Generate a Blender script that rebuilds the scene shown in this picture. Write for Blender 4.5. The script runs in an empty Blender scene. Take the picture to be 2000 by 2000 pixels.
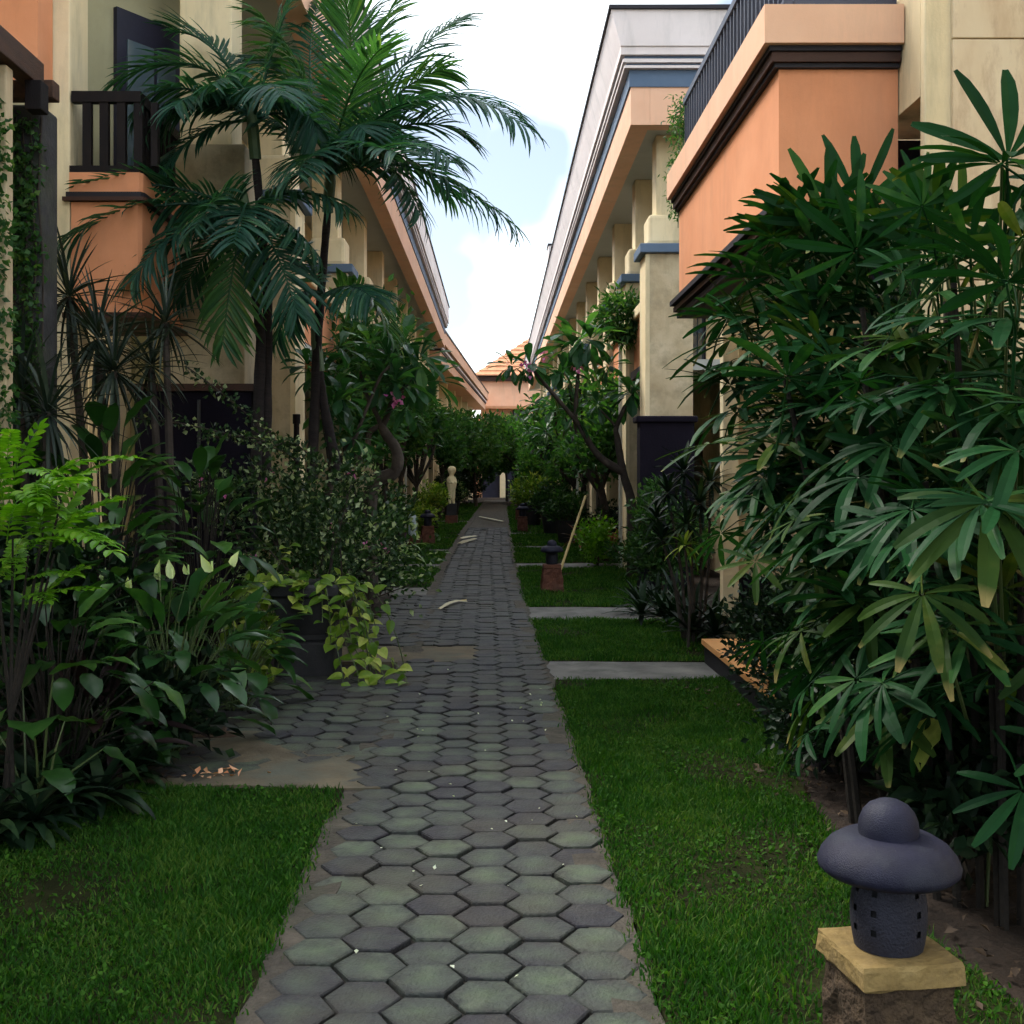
import bpy, math, random
import numpy as np
from mathutils import Matrix, Vector, noise as mnoise

random.seed(7)
R = random.uniform
rad = math.radians
scene = bpy.context.scene
COL = scene.collection

# ------------------------------------------------------------------ camera
cd = bpy.data.cameras.new('camera')
cam = bpy.data.objects.new('camera', cd)
COL.objects.link(cam)
cam.location = (0, 0, 1.5)
cam.rotation_euler = (rad(90), 0, 0)
cd.sensor_width = 36
cd.lens = 41.4
cd.shift_x = 0.015
cd.shift_y = -0.0375
cd.clip_start = 0.05
cd.clip_end = 1000
scene.camera = cam

# ------------------------------------------------------------------ world, sun, exposure
SUN_EL, SUN_AZ = rad(52), rad(-52)          # azimuth from +Y (down the alley) towards +X
w = bpy.data.worlds.new('World')
scene.world = w
w.use_nodes = True
nt = w.node_tree
nt.nodes.clear()
sky = nt.nodes.new('ShaderNodeTexSky')
sky.sky_type = 'NISHITA'
sky.sun_disc = False
sky.sun_elevation = SUN_EL
sky.sun_rotation = SUN_AZ
sky.dust_density = 2.0
b1 = nt.nodes.new('ShaderNodeBackground')
b1.inputs['Strength'].default_value = 0.06
b2 = nt.nodes.new('ShaderNodeBackground')     # bright thin overcast
b2.inputs['Color'].default_value = (0.93, 0.985, 1.0, 1)
b2.inputs['Strength'].default_value = 1.3
tc = nt.nodes.new('ShaderNodeTexCoord')
nz = nt.nodes.new('ShaderNodeTexNoise')
nz.inputs['Scale'].default_value = 3.2
nz.inputs['Detail'].default_value = 5
rp = nt.nodes.new('ShaderNodeValToRGB')
rp.color_ramp.elements[0].position = 0.44
rp.color_ramp.elements[0].color = (0.06, 0.06, 0.06, 1)
rp.color_ramp.elements[1].position = 0.64
rp.color_ramp.elements[1].color = (1, 1, 1, 1)
mx = nt.nodes.new('ShaderNodeMixShader')
wo = nt.nodes.new('ShaderNodeOutputWorld')
nt.links.new(sky.outputs[0], b1.inputs['Color'])
nt.links.new(tc.outputs['Generated'], nz.inputs['Vector'])
nt.links.new(nz.outputs[0], rp.inputs[0])
nt.links.new(rp.outputs[0], mx.inputs[0])
nt.links.new(b1.outputs[0], mx.inputs[1])
nt.links.new(b2.outputs[0], mx.inputs[2])
nt.links.new(mx.outputs[0], wo.inputs[0])

sd = bpy.data.lights.new('sun', 'SUN')
sd.energy = 1.5
sd.angle = rad(14)
sd.color = (1.0, 0.95, 0.86)
sun = bpy.data.objects.new('sun', sd)
COL.objects.link(sun)
sun.rotation_euler = Vector((math.sin(SUN_AZ) * math.cos(SUN_EL), math.cos(SUN_AZ) * math.cos(SUN_EL), math.sin(SUN_EL))).to_track_quat('Z', 'Y').to_euler()

scene.view_settings.view_transform = 'Standard'
scene.view_settings.look = 'None'
scene.view_settings.exposure = 1.6
scene.view_settings.gamma = 1.0
scene.view_settings.use_curve_mapping = False
scene.render.engine = 'CYCLES'
scene.cycles.max_bounces = 5
scene.cycles.diffuse_bounces = 3
scene.cycles.glossy_bounces = 2
scene.cycles.transmission_bounces = 4
scene.cycles.use_adaptive_sampling = True
scene.cycles.adaptive_threshold = 0.04
scene.cycles.use_denoising = True
scene.cycles.sample_clamp_indirect = 6


# ------------------------------------------------------------------ materials
def lin(c):
    return tuple(x / 12.92 if x <= 0.04045 else ((x + 0.055) / 1.055) ** 2.4 for x in c)


def _new(name):
    m = bpy.data.materials.new(name)
    m.use_nodes = True
    t = m.node_tree
    return m, t, t.nodes['Principled BSDF']


def surf(name, cols, scale=3.0, rough=0.8, bump=0.2, bscale=30.0, detail=6, objrand=0.0, spec=0.3, stretch=None, stain=None, stain_scale=1.2, stain_amt=0.5, value_rand=0.0, metallic=0.0, bdist=0.01, streak=None, streak_amt=0.4, world=None, rim=None):
    """noise-coloured plaster / stone / wood: cols is a list of (position, rgb)"""
    m, t, b = _new(name)
    N, L = t.nodes, t.links
    tcn = N.new('ShaderNodeTexCoord')
    mp = N.new('ShaderNodeMapping')
    if stretch:
        mp.inputs['Scale'].default_value = stretch
    L.new(tcn.outputs['Object'], mp.inputs['Vector'])
    oi = N.new('ShaderNodeObjectInfo')
    n1 = N.new('ShaderNodeTexNoise')
    n1.noise_dimensions = '4D'
    n1.inputs['Scale'].default_value = scale
    n1.inputs['Detail'].default_value = detail
    n1.inputs['Roughness'].default_value = 0.6
    mw = N.new('ShaderNodeMath'); mw.operation = 'MULTIPLY'
    mw.inputs[1].default_value = 37.0
    L.new(oi.outputs['Random'], mw.inputs[0])
    L.new(mw.outputs[0], n1.inputs['W'])
    L.new(mp.outputs[0], n1.inputs['Vector'])
    fac = n1.outputs[0]
    if objrand:
        a = N.new('ShaderNodeMath'); a.operation = 'MULTIPLY_ADD'
        a.inputs[1].default_value = objrand
        L.new(oi.outputs['Random'], a.inputs[0])
        s = N.new('ShaderNodeMath'); s.operation = 'MULTIPLY'
        s.inputs[1].default_value = 1 - objrand * 0.6
        L.new(fac, s.inputs[0])
        L.new(s.outputs[0], a.inputs[2])
        fac = a.outputs[0]
    r = N.new('ShaderNodeValToRGB')
    e = r.color_ramp.elements
    e[0].position, e[0].color = cols[0][0], (*cols[0][1], 1)
    e[1].position, e[1].color = cols[-1][0], (*cols[-1][1], 1)
    for p, c in cols[1:-1]:
        x = e.new(p); x.color = (*c, 1)
    L.new(fac, r.inputs[0])
    out = r.outputs[0]
    if stain is not None:
        n2 = N.new('ShaderNodeTexNoise')
        n2.inputs['Scale'].default_value = stain_scale
        n2.inputs['Detail'].default_value = 8
        n2.inputs['Roughness'].default_value = 0.7
        L.new(mp.outputs[0], n2.inputs['Vector'])
        r2 = N.new('ShaderNodeValToRGB')
        r2.color_ramp.elements[0].position = 0.48
        r2.color_ramp.elements[0].color = (0, 0, 0, 1)
        r2.color_ramp.elements[1].position = 0.72
        r2.color_ramp.elements[1].color = (stain_amt,) * 3 + (1,)
        L.new(n2.outputs[0], r2.inputs[0])
        mxc = N.new('ShaderNodeMix'); mxc.data_type = 'RGBA'
        L.new(r2.outputs[0], mxc.inputs[0])
        L.new(out, mxc.inputs[6])
        mxc.inputs[7].default_value = (*stain, 1)
        out = mxc.outputs[2]
    if rim is not None:                 # dirt settled along the edges of each stone, moss in its middle
        rc, r0, r1, moss = rim
        vl = N.new('ShaderNodeVectorMath'); vl.operation = 'LENGTH'
        L.new(tcn.outputs['Object'], vl.inputs[0])
        n7 = N.new('ShaderNodeTexNoise')
        n7.noise_dimensions = '4D'
        n7.inputs['Scale'].default_value = 22
        n7.inputs['Detail'].default_value = 5
        L.new(tcn.outputs['Object'], n7.inputs['Vector'])
        L.new(mw.outputs[0], n7.inputs['W'])
        a7 = N.new('ShaderNodeMath'); a7.operation = 'MULTIPLY_ADD'
        a7.inputs[1].default_value = 0.075
        L.new(n7.outputs[0], a7.inputs[0])
        L.new(vl.outputs['Value'], a7.inputs[2])
        q7 = N.new('ShaderNodeMapRange')
        q7.inputs['From Min'].default_value = r0
        q7.inputs['From Max'].default_value = r1
        q7.inputs['To Max'].default_value = 0.85
        L.new(a7.outputs[0], q7.inputs['Value'])
        q8 = N.new('ShaderNodeMapRange')
        q8.inputs['From Min'].default_value = 0.105
        q8.inputs['From Max'].default_value = 0.045
        q8.inputs['To Max'].default_value = 0.55
        L.new(a7.outputs[0], q8.inputs['Value'])
        m8 = N.new('ShaderNodeMath'); m8.operation = 'MULTIPLY'
        L.new(q8.outputs[0], m8.inputs[0])
        L.new(oi.outputs['Random'], m8.inputs[1])
        x8 = N.new('ShaderNodeMix'); x8.data_type = 'RGBA'
        L.new(m8.outputs[0], x8.inputs[0])
        L.new(out, x8.inputs[6])
        x8.inputs[7].default_value = (*moss, 1)
        x7 = N.new('ShaderNodeMix'); x7.data_type = 'RGBA'
        L.new(q7.outputs[0], x7.inputs[0])
        L.new(x8.outputs[2], x7.inputs[6])
        x7.inputs[7].default_value = (*rc, 1)
        out = x7.outputs[2]
    if streak is not None:              # rain streaks and mildew running down a wall
        gm = N.new('ShaderNodeNewGeometry')
        mp2 = N.new('ShaderNodeMapping')
        mp2.inputs['Scale'].default_value = (3.2, 3.2, 0.5)
        L.new(gm.outputs['Position'], mp2.inputs['Vector'])
        n4 = N.new('ShaderNodeTexNoise')
        n4.inputs['Scale'].default_value = 1.0
        n4.inputs['Detail'].default_value = 8
        n4.inputs['Roughness'].default_value = 0.72
        L.new(mp2.outputs[0], n4.inputs['Vector'])
        r4 = N.new('ShaderNodeValToRGB')
        r4.color_ramp.elements[0].position = 0.50
        r4.color_ramp.elements[0].color = (0, 0, 0, 1)
        r4.color_ramp.elements[1].position = 0.74
        r4.color_ramp.elements[1].color = (streak_amt,) * 3 + (1,)
        L.new(n4.outputs[0], r4.inputs[0])
        mx4 = N.new('ShaderNodeMix'); mx4.data_type = 'RGBA'
        L.new(r4.outputs[0], mx4.inputs[0])
        L.new(out, mx4.inputs[6])
        mx4.inputs[7].default_value = (*streak, 1)
        out = mx4.outputs[2]
    if world is not None:               # dirt that runs on across neighbouring pieces
        wc, wscale, wamt = world
        gm = N.new('ShaderNodeNewGeometry')
        n5 = N.new('ShaderNodeTexNoise')
        n5.inputs['Scale'].default_value = wscale
        n5.inputs['Detail'].default_value = 7
        n5.inputs['Roughness'].default_value = 0.68
        L.new(gm.outputs['Position'], n5.inputs['Vector'])
        r5 = N.new('ShaderNodeValToRGB')
        r5.color_ramp.elements[0].position = 0.47
        r5.color_ramp.elements[0].color = (0, 0, 0, 1)
        r5.color_ramp.elements[1].position = 0.66
        r5.color_ramp.elements[1].color = (wamt,) * 3 + (1,)
        L.new(n5.outputs[0], r5.inputs[0])
        mx5 = N.new('ShaderNodeMix'); mx5.data_type = 'RGBA'
        L.new(r5.outputs[0], mx5.inputs[0])
        L.new(out, mx5.inputs[6])
        mx5.inputs[7].default_value = (*wc, 1)
        out = mx5.outputs[2]
    L.new(out, b.inputs['Base Color'])
    b.inputs['Roughness'].default_value = rough
    b.inputs['Specular IOR Level'].default_value = spec
    b.inputs['Metallic'].default_value = metallic
    if bump:
        n3 = N.new('ShaderNodeTexNoise')
        n3.inputs['Scale'].default_value = bscale
        n3.inputs['Detail'].default_value = 6
        L.new(mp.outputs[0], n3.inputs['Vector'])
        bp = N.new('ShaderNodeBump')
        bp.inputs['Strength'].default_value = bump
        bp.inputs['Distance'].default_value = bdist
        L.new(n3.outputs[0], bp.inputs['Height'])
        L.new(bp.outputs[0], b.inputs['Normal'])
    return m


def leafm(name, c1, c2, c3=None, rough=0.35, trans=0.25, spec=0.45, p2=0.75, p3=0.95, nscale=14.0, nw=0.6, tip=None):
    """leaf: colour varies from leaf to leaf and along the blade, some light passes through"""
    m, t, b = _new(name)
    N, L = t.nodes, t.links
    ge = N.new('ShaderNodeNewGeometry')
    oi = N.new('ShaderNodeObjectInfo')
    ad = N.new('ShaderNodeMath'); ad.operation = 'ADD'
    L.new(ge.outputs['Random Per Island'], ad.inputs[0])
    L.new(oi.outputs['Random'], ad.inputs[1])
    fr = N.new('ShaderNodeMath'); fr.operation = 'FRACT'
    L.new(ad.outputs[0], fr.inputs[0])
    tcn = N.new('ShaderNodeTexCoord')
    n1 = N.new('ShaderNodeTexNoise')
    n1.inputs['Scale'].default_value = nscale
    n1.inputs['Detail'].default_value = 4
    L.new(tcn.outputs['Object'], n1.inputs['Vector'])
    ma = N.new('ShaderNodeMath'); ma.operation = 'MULTIPLY_ADD'
    ma.inputs[1].default_value = nw
    L.new(n1.outputs[0], ma.inputs[0])
    sc = N.new('ShaderNodeMath'); sc.operation = 'MULTIPLY_ADD'
    sc.inputs[1].default_value = 0.75
    sc.inputs[2].default_value = -0.16
    L.new(fr.outputs[0], sc.inputs[0])
    L.new(sc.outputs[0], ma.inputs[2])
    r = N.new('ShaderNodeValToRGB')
    e = r.color_ramp.elements
    e[0].position, e[0].color = 0.1, (*c1, 1)
    e[1].position, e[1].color = p2, (*c2, 1)
    if c3:
        x = e.new(p3); x.color = (*c3, 1)
    L.new(ma.outputs[0], r.inputs[0])
    base = r.outputs[0]
    if tip:                             # blade ends dry out to straw
        vl = N.new('ShaderNodeVectorMath'); vl.operation = 'LENGTH'
        L.new(tcn.outputs['Object'], vl.inputs[0])
        n6 = N.new('ShaderNodeTexNoise')
        n6.inputs['Scale'].default_value = 9
        L.new(tcn.outputs['Object'], n6.inputs['Vector'])
        m6 = N.new('ShaderNodeMath'); m6.operation = 'MULTIPLY_ADD'
        m6.inputs[1].default_value = 0.11
        L.new(n6.outputs[0], m6.inputs[0])
        L.new(vl.outputs['Value'], m6.inputs[2])
        rr6 = N.new('ShaderNodeMapRange')
        rr6.inputs['From Min'].default_value = tip[1]
        rr6.inputs['From Max'].default_value = tip[2]
        L.new(m6.outputs[0], rr6.inputs['Value'])
        mx6 = N.new('ShaderNodeMix'); mx6.data_type = 'RGBA'
        L.new(rr6.outputs[0], mx6.inputs[0])
        L.new(base, mx6.inputs[6])
        mx6.inputs[7].default_value = (*tip[0], 1)
        base = mx6.outputs[2]
    L.new(base, b.inputs['Base Color'])
    b.inputs['Roughness'].default_value = rough
    b.inputs['Specular IOR Level'].default_value = spec
    tr = N.new('ShaderNodeBsdfTranslucent')
    mu = N.new('ShaderNodeMix'); mu.data_type = 'RGBA'; mu.blend_type = 'MULTIPLY'
    mu.inputs[0].default_value = 1.0
    L.new(base, mu.inputs[6])
    mu.inputs[7].default_value = (1.6, 1.9, 0.6, 1)
    L.new(mu.outputs[2], tr.inputs['Color'])
    ms = N.new('ShaderNodeMixShader')
    ms.inputs[0].default_value = trans
    L.new(b.outputs[0], ms.inputs[1])
    L.new(tr.outputs[0], ms.inputs[2])
    L.new(ms.outputs[0], N['Material Output'].inputs['Surface'])
    return m


def plain(name, c, rough=0.5, spec=0.4, metallic=0.0, var=0.25, bump=0.1):
    d = tuple(x * (1 - var) for x in c)
    return surf(name, [(0.3, d), (0.7, c)], scale=6, rough=rough, spec=spec, metallic=metallic, bump=bump, bscale=60)


M = {}
M['soil'] = surf('soil', [(0.3, (0.012, 0.008, 0.006)), (0.7, (0.034, 0.022, 0.015))], scale=9, bump=0.8, bscale=35, bdist=0.03, rough=0.95)
M['lawn_soil'] = surf('lawn_soil', [(0.35, (0.009, 0.011, 0.004)), (0.65, (0.022, 0.024, 0.009))], scale=7, bump=0.6, bscale=60, rough=0.95, spec=0.05)
M['mortar'] = surf('mortar', [(0.3, (0.035, 0.030, 0.026)), (0.55, (0.075, 0.064, 0.050)), (0.75, (0.12, 0.10, 0.08))], scale=7, bump=0.9, bscale=45, bdist=0.02, rough=0.95, stain=(0.045, 0.06, 0.03), stain_scale=2.0)
M['bedding'] = surf('bedding', [(0.3, (0.008, 0.007, 0.006)), (0.7, (0.022, 0.018, 0.014))], scale=12, bump=0.6, bscale=60, rough=0.95)
M['paver'] = surf('paver', [(0.25, (0.019, 0.017, 0.023)), (0.40, (0.031, 0.030, 0.036)), (0.52, (0.046, 0.050, 0.047)), (0.66, (0.058, 0.070, 0.055)), (0.85, (0.098, 0.118, 0.080))], scale=9, objrand=0.40, bump=0.9, bscale=70, rough=0.72, spec=0.3, stain=(0.018, 0.016, 0.019), stain_scale=9, stain_amt=0.75, world=((0.060, 0.052, 0.036), 1.6, 0.5), rim=((0.014, 0.012, 0.016), .112, .158, (0.095, 0.135, 0.070)))
M['paver_far'] = surf('paver_far', [(0.25, (0.019, 0.017, 0.023)), (0.40, (0.031, 0.030, 0.036)), (0.52, (0.046, 0.050, 0.047)), (0.66, (0.058, 0.070, 0.055)), (0.85, (0.098, 0.118, 0.080))], scale=9, objrand=0.40, bump=0.9, bscale=70, rough=0.72, spec=0.3, stain=(0.018, 0.016, 0.019), stain_scale=9, stain_amt=0.75, world=((0.060, 0.052, 0.036), 1.6, 0.5))
M['concrete'] = surf('concrete', [(0.3, (0.09, 0.085, 0.08)), (0.6, (0.16, 0.155, 0.14)), (0.8, (0.23, 0.22, 0.19))], scale=3, bump=0.4, bscale=70, rough=0.85, stain=(0.055, 0.058, 0.05), stain_scale=3.5, stain_amt=0.95)
M['sand'] = surf('sand', [(0.3, (0.065, 0.052, 0.034)), (0.55, (0.13, 0.105, 0.068)), (0.8, (0.19, 0.145, 0.088))], scale=3.5, bump=0.5, bscale=70, rough=0.95, stain=(0.085, 0.10, 0.08), stain_scale=1.7, stain_amt=0.9)
M['soil_red'] = surf('soil_red', [(0.3, (0.05, 0.03, 0.02)), (0.7, (0.105, 0.066, 0.042))], scale=8, bump=0.6, bscale=60, rough=0.95)
M['orange'] = surf('orange_plaster', [(0.3, (0.64, 0.255, 0.12)), (0.7, (0.73, 0.32, 0.165))], scale=1.6, bump=0.12, bscale=120, rough=0.8, stain=(0.50, 0.21, 0.10), stain_scale=0.9, stain_amt=0.45, streak=(0.36, 0.17, 0.10), streak_amt=0.3)
M['peach'] = surf('peach_plaster', [(0.3, (0.74, 0.42, 0.27)), (0.7, (0.80, 0.50, 0.34))], scale=1.6, bump=0.1, bscale=120, rough=0.8, stain=(0.62, 0.40, 0.28), stain_scale=1.3, stain_amt=0.4, streak=(0.40, 0.30, 0.22), streak_amt=0.35)
M['cream'] = surf('cream_plaster', [(0.3, (0.72, 0.58, 0.35)), (0.7, (0.80, 0.68, 0.45))], scale=1.4, bump=0.15, bscale=90, rough=0.85, stain=(0.50, 0.40, 0.24), stain_scale=1.1, stain_amt=0.5, streak=(0.27, 0.25, 0.17), streak_amt=0.6)
M['tan'] = surf('tan_plaster', [(0.28, (0.38, 0.29, 0.17)), (0.5, (0.53, 0.43, 0.28)), (0.72, (0.64, 0.54, 0.38))], scale=2.0, bump=0.25, bscale=40, rough=0.85, stain=(0.27, 0.23, 0.15), stain_scale=3.0, stain_amt=0.85, streak=(0.22, 0.20, 0.13), streak_amt=0.45)
M['olive'] = surf('olive_plaster', [(0.3, (0.36, 0.335, 0.205)), (0.7, (0.44, 0.41, 0.26))], scale=1.3, bump=0.15, bscale=70, rough=0.85, stain=(0.25, 0.24, 0.16), stain_scale=0.9)
M['white'] = surf('white_plaster', [(0.3, (0.68, 0.60, 0.58)), (0.7, (0.78, 0.70, 0.68))], scale=1.0, bump=0.08, bscale=80, rough=0.75, stain=(0.55, 0.50, 0.47), stain_scale=0.8, stain_amt=0.5, streak=(0.32, 0.31, 0.30), streak_amt=0.45)
M['soffit'] = surf('grey_soffit', [(0.3, (0.42, 0.43, 0.40)), (0.7, (0.50, 0.51, 0.48))], scale=0.8, bump=0.08, bscale=50, rough=0.85, stain=(0.34, 0.35, 0.32), stain_scale=0.7)
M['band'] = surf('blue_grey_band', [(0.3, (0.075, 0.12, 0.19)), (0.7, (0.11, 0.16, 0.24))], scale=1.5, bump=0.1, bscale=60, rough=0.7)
M['trim'] = surf('dark_trim', [(0.3, (0.010, 0.009, 0.014)), (0.7, (0.020, 0.017, 0.024))], scale=3, bump=0.15, bscale=80, rough=0.6)
M['trim_brown'] = surf('brown_trim', [(0.3, (0.030, 0.012, 0.008)), (0.7, (0.055, 0.022, 0.013))], scale=3, bump=0.15, bscale=80, rough=0.6)
M['black_wood'] = surf('black_wood', [(0.3, (0.005, 0.004, 0.005)), (0.7, (0.012, 0.008, 0.008))], scale=3, bump=0.3, bscale=40, rough=0.6, stretch=(6, 6, 1), spec=0.15)
M['blue_metal'] = surf('dark_blue_metal', [(0.3, (0.020, 0.026, 0.050)), (0.7, (0.040, 0.050, 0.085))], scale=3, bump=0.1, bscale=70, rough=0.45, spec=0.5)
M['wood'] = surf('brown_wood', [(0.3, (0.030, 0.014, 0.008)), (0.7, (0.080, 0.036, 0.018))], scale=4, bump=0.4, bscale=30, rough=0.6, stretch=(8, 1, 8))
M['granite'] = surf('grey_stone', [(0.3, (0.022, 0.023, 0.025)), (0.55, (0.045, 0.046, 0.050)), (0.75, (0.08, 0.08, 0.082))], scale=5, bump=0.6, bscale=40, rough=0.85, stain=(0.08, 0.10, 0.04), stain_scale=2.5)
M['lantern'] = surf('dark_lantern_stone', [(0.3, (0.006, 0.006, 0.016)), (0.6, (0.011, 0.0115, 0.027)), (0.8, (0.019, 0.020, 0.038))], scale=14, bump=0.6, bscale=330, bdist=0.003, rough=0.6, spec=0.22, stain=(0.035, 0.04, 0.048), stain_scale=11, stain_amt=0.45)
M['lantern_body'] = surf('lantern_body_stone', [(0.3, (0.008, 0.008, 0.015)), (0.7, (0.016, 0.017, 0.028))], scale=14, bump=0.5, bscale=160, rough=0.7)
M['hollow_shade'] = plain('dark_hollow_shell', (0.004, 0.004, 0.005), rough=0.9)
M['yellow_stone'] = surf('yellow_sandstone', [(0.3, (0.12, 0.078, 0.026)), (0.55, (0.22, 0.15, 0.055)), (0.8, (0.30, 0.22, 0.095))], scale=8, bump=0.7, bscale=60, rough=0.9, stain=(0.08, 0.06, 0.035), stain_scale=6, stain_amt=0.7)
M['rough_brick'] = surf('rough_brick', [(0.3, (0.024, 0.015, 0.010)), (0.55, (0.065, 0.042, 0.024)), (0.8, (0.13, 0.088, 0.048))], scale=16, bump=1.0, bscale=60, bdist=0.03, rough=0.95)
M['red_brick'] = surf('red_brick', [(0.3, (0.075, 0.030, 0.020)), (0.7, (0.15, 0.062, 0.038))], scale=12, bump=0.6, bscale=60, rough=0.9, stain=(0.08, 0.06, 0.05), stain_scale=5)
M['pot'] = surf('dark_pot', [(0.3, (0.013, 0.013, 0.015)), (0.7, (0.030, 0.029, 0.032))], scale=8, bump=0.4, bscale=60, rough=0.7)
M['red_pot'] = surf('red_pot', [(0.3, (0.12, 0.02, 0.018)), (0.7, (0.20, 0.04, 0.03))], scale=8, bump=0.2, bscale=60, rough=0.6)
M['dark_wall'] = surf('dark_painted_wall', [(0.3, (0.004, 0.003, 0.008)), (0.7, (0.009, 0.007, 0.014))], scale=2, bump=0.3, bscale=40, rough=0.85, spec=0.12)
M['glass'] = surf('window_glass', [(0.3, (0.05, 0.08, 0.10)), (0.7, (0.09, 0.13, 0.16))], scale=0.6, bump=0.0, rough=0.08, spec=0.6)
M['frame'] = surf('door_frame', [(0.3, (0.010, 0.011, 0.026)), (0.7, (0.022, 0.022, 0.042))], scale=3, bump=0.1, rough=0.55)
M['roof_tile'] = surf('roof_tile', [(0.3, (0.50, 0.20, 0.10)), (0.7, (0.64, 0.32, 0.17))], scale=2.5, bump=0.2, bscale=12, rough=0.8)
M['statue'] = surf('pale_stone', [(0.3, (0.72, 0.62, 0.36)), (0.7, (0.84, 0.76, 0.50))], scale=10, bump=0.3, bscale=60, rough=0.8)
M['step'] = surf('orange_terracotta', [(0.3, (0.60, 0.27, 0.09)), (0.7, (0.70, 0.36, 0.14))], scale=5, bump=0.15, bscale=60, rough=0.6)
M['bark'] = surf('palm_bark', [(0.3, (0.010, 0.008, 0.010)), (0.7, (0.028, 0.022, 0.021))], scale=9, bump=0.7, bscale=30, rough=0.9, stretch=(1, 1, 5))
M['crownshaft'] = surf('crownshaft', [(0.3, (0.045, 0.085, 0.04)), (0.7, (0.10, 0.15, 0.07))], scale=4, bump=0.1, rough=0.5)
M['bark_grey'] = surf('grey_bark', [(0.3, (0.020, 0.015, 0.013)), (0.55, (0.045, 0.036, 0.030)), (0.8, (0.11, 0.09, 0.075))], scale=8, bump=0.6, bscale=30, rough=0.9)
M['stem'] = leafm('green_stem', (0.035, 0.06, 0.018), (0.07, 0.10, 0.03), rough=0.5, trans=0.05)
M['cane'] = surf('fibrous_cane', [(0.3, (0.007, 0.006, 0.005)), (0.7, (0.022, 0.017, 0.013))], scale=20, bump=0.6, bscale=60, rough=0.9)
M['bamboo'] = surf('bamboo', [(0.3, (0.42, 0.30, 0.11)), (0.7, (0.58, 0.45, 0.20))], scale=6, bump=0.1, rough=0.5)
M['dry'] = leafm('dry_leaf', (0.32, 0.28, 0.17), (0.60, 0.56, 0.40), rough=0.7, trans=0.1)
M['litter'] = leafm('leaf_litter', (0.020, 0.012, 0.007), (0.065, 0.038, 0.020), (0.14, 0.095, 0.055), rough=0.8, trans=0.05)
M['petal_orange'] = leafm('orange_petal', (0.55, 0.2, 0.08), (0.75, 0.42, 0.25), rough=0.6, trans=0.1)
M['petal_pink'] = leafm('pink_petal', (0.45, 0.06, 0.30), (0.75, 0.25, 0.6), rough=0.5, trans=0.3)
M['petal_red'] = leafm('red_petal', (0.42, 0.03, 0.02), (0.65, 0.10, 0.05), rough=0.5, trans=0.2)
M['petal_white'] = leafm('white_petal', (0.55, 0.58, 0.42), (0.78, 0.80, 0.66), rough=0.5, trans=0.3)
M['spathe'] = leafm('spathe', (0.42, 0.52, 0.22), (0.72, 0.76, 0.48), rough=0.45, trans=0.3)
M['plastic_white'] = plain('pale_plastic', (0.55, 0.68, 0.75), rough=0.4)
M['plastic_purple'] = plain('purple_cloth', (0.06, 0.02, 0.06), rough=0.8)

G = {}
G['grass'] = leafm('grass_blade', (0.005, 0.026, 0.003), (0.025, 0.092, 0.009), (0.075, 0.130, 0.022), rough=0.6, trans=0.3, spec=0.12, nscale=3.0, nw=0.95, p2=0.8, p3=1.0)
G['clover'] = leafm('lawn_leaf', (0.014, 0.050, 0.005), (0.036, 0.105, 0.009), (0.055, 0.13, 0.014), rough=0.6, trans=0.25, spec=0.08)
G['palm'] = leafm('palm_leaf', (0.010, 0.045, 0.034), (0.028, 0.095, 0.066), (0.060, 0.14, 0.068), rough=0.40, trans=0.42, spec=0.25)  # lightened and tinted teal to put a blue glow into the leaf colour
G['palm_bright'] = leafm('palm_leaf_bright', (0.022, 0.075, 0.034), (0.055, 0.135, 0.052), (0.11, 0.17, 0.05), rough=0.38, trans=0.45, spec=0.22)
G['rhapis'] = leafm('fan_palm_leaf', (0.004, 0.020, 0.007), (0.011, 0.050, 0.015), (0.032, 0.085, 0.020), rough=0.46, trans=0.14, spec=0.06, tip=((0.15, 0.14, 0.045), .335, .365))
G['rhapis_old'] = leafm('fan_palm_old_leaf', (0.012, 0.034, 0.008), (0.030, 0.060, 0.010), (0.075, 0.090, 0.018), rough=0.46, trans=0.15, spec=0.06, tip=((0.20, 0.16, 0.06), .31, .36))
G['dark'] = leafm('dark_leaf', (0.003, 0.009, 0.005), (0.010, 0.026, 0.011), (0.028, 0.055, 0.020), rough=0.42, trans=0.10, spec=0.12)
G['bush'] = leafm('bush_leaf', (0.009, 0.030, 0.009), (0.030, 0.082, 0.020), (0.085, 0.15, 0.036), rough=0.42, trans=0.25, spec=0.18)
G['tree'] = leafm('tree_leaf', (0.016, 0.056, 0.018), (0.046, 0.120, 0.034), (0.12, 0.20, 0.05), rough=0.42, trans=0.40, spec=0.2)
G['frangipani'] = leafm('frangipani_leaf', (0.011, 0.046, 0.022), (0.034, 0.105, 0.040), (0.085, 0.18, 0.045), rough=0.36, trans=0.36, spec=0.25)
G['bright'] = leafm('bright_leaf', (0.050, 0.15, 0.006), (0.11, 0.27, 0.010), (0.19, 0.34, 0.024), rough=0.4, trans=0.35)
G['yellow'] = leafm('yellow_green_leaf', (0.035, 0.095, 0.010), (0.13, 0.22, 0.020), (0.40, 0.44, 0.10), rough=0.35, trans=0.3, spec=0.25, p2=0.6, p3=0.9)
G['varieg'] = leafm('variegated_leaf', (0.007, 0.022, 0.007), (0.026, 0.060, 0.018), (0.42, 0.48, 0.28), rough=0.42, trans=0.25, spec=0.2, p2=0.68, p3=0.93)
G['broad'] = leafm('broad_leaf', (0.008, 0.030, 0.007), (0.026, 0.082, 0.015), (0.07, 0.16, 0.028), rough=0.28, trans=0.15, spec=0.25)
G['lily'] = leafm('peace_lily_leaf', (0.009, 0.038, 0.010), (0.028, 0.092, 0.020), (0.065, 0.15, 0.03), rough=0.3, trans=0.18, spec=0.25)
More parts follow.
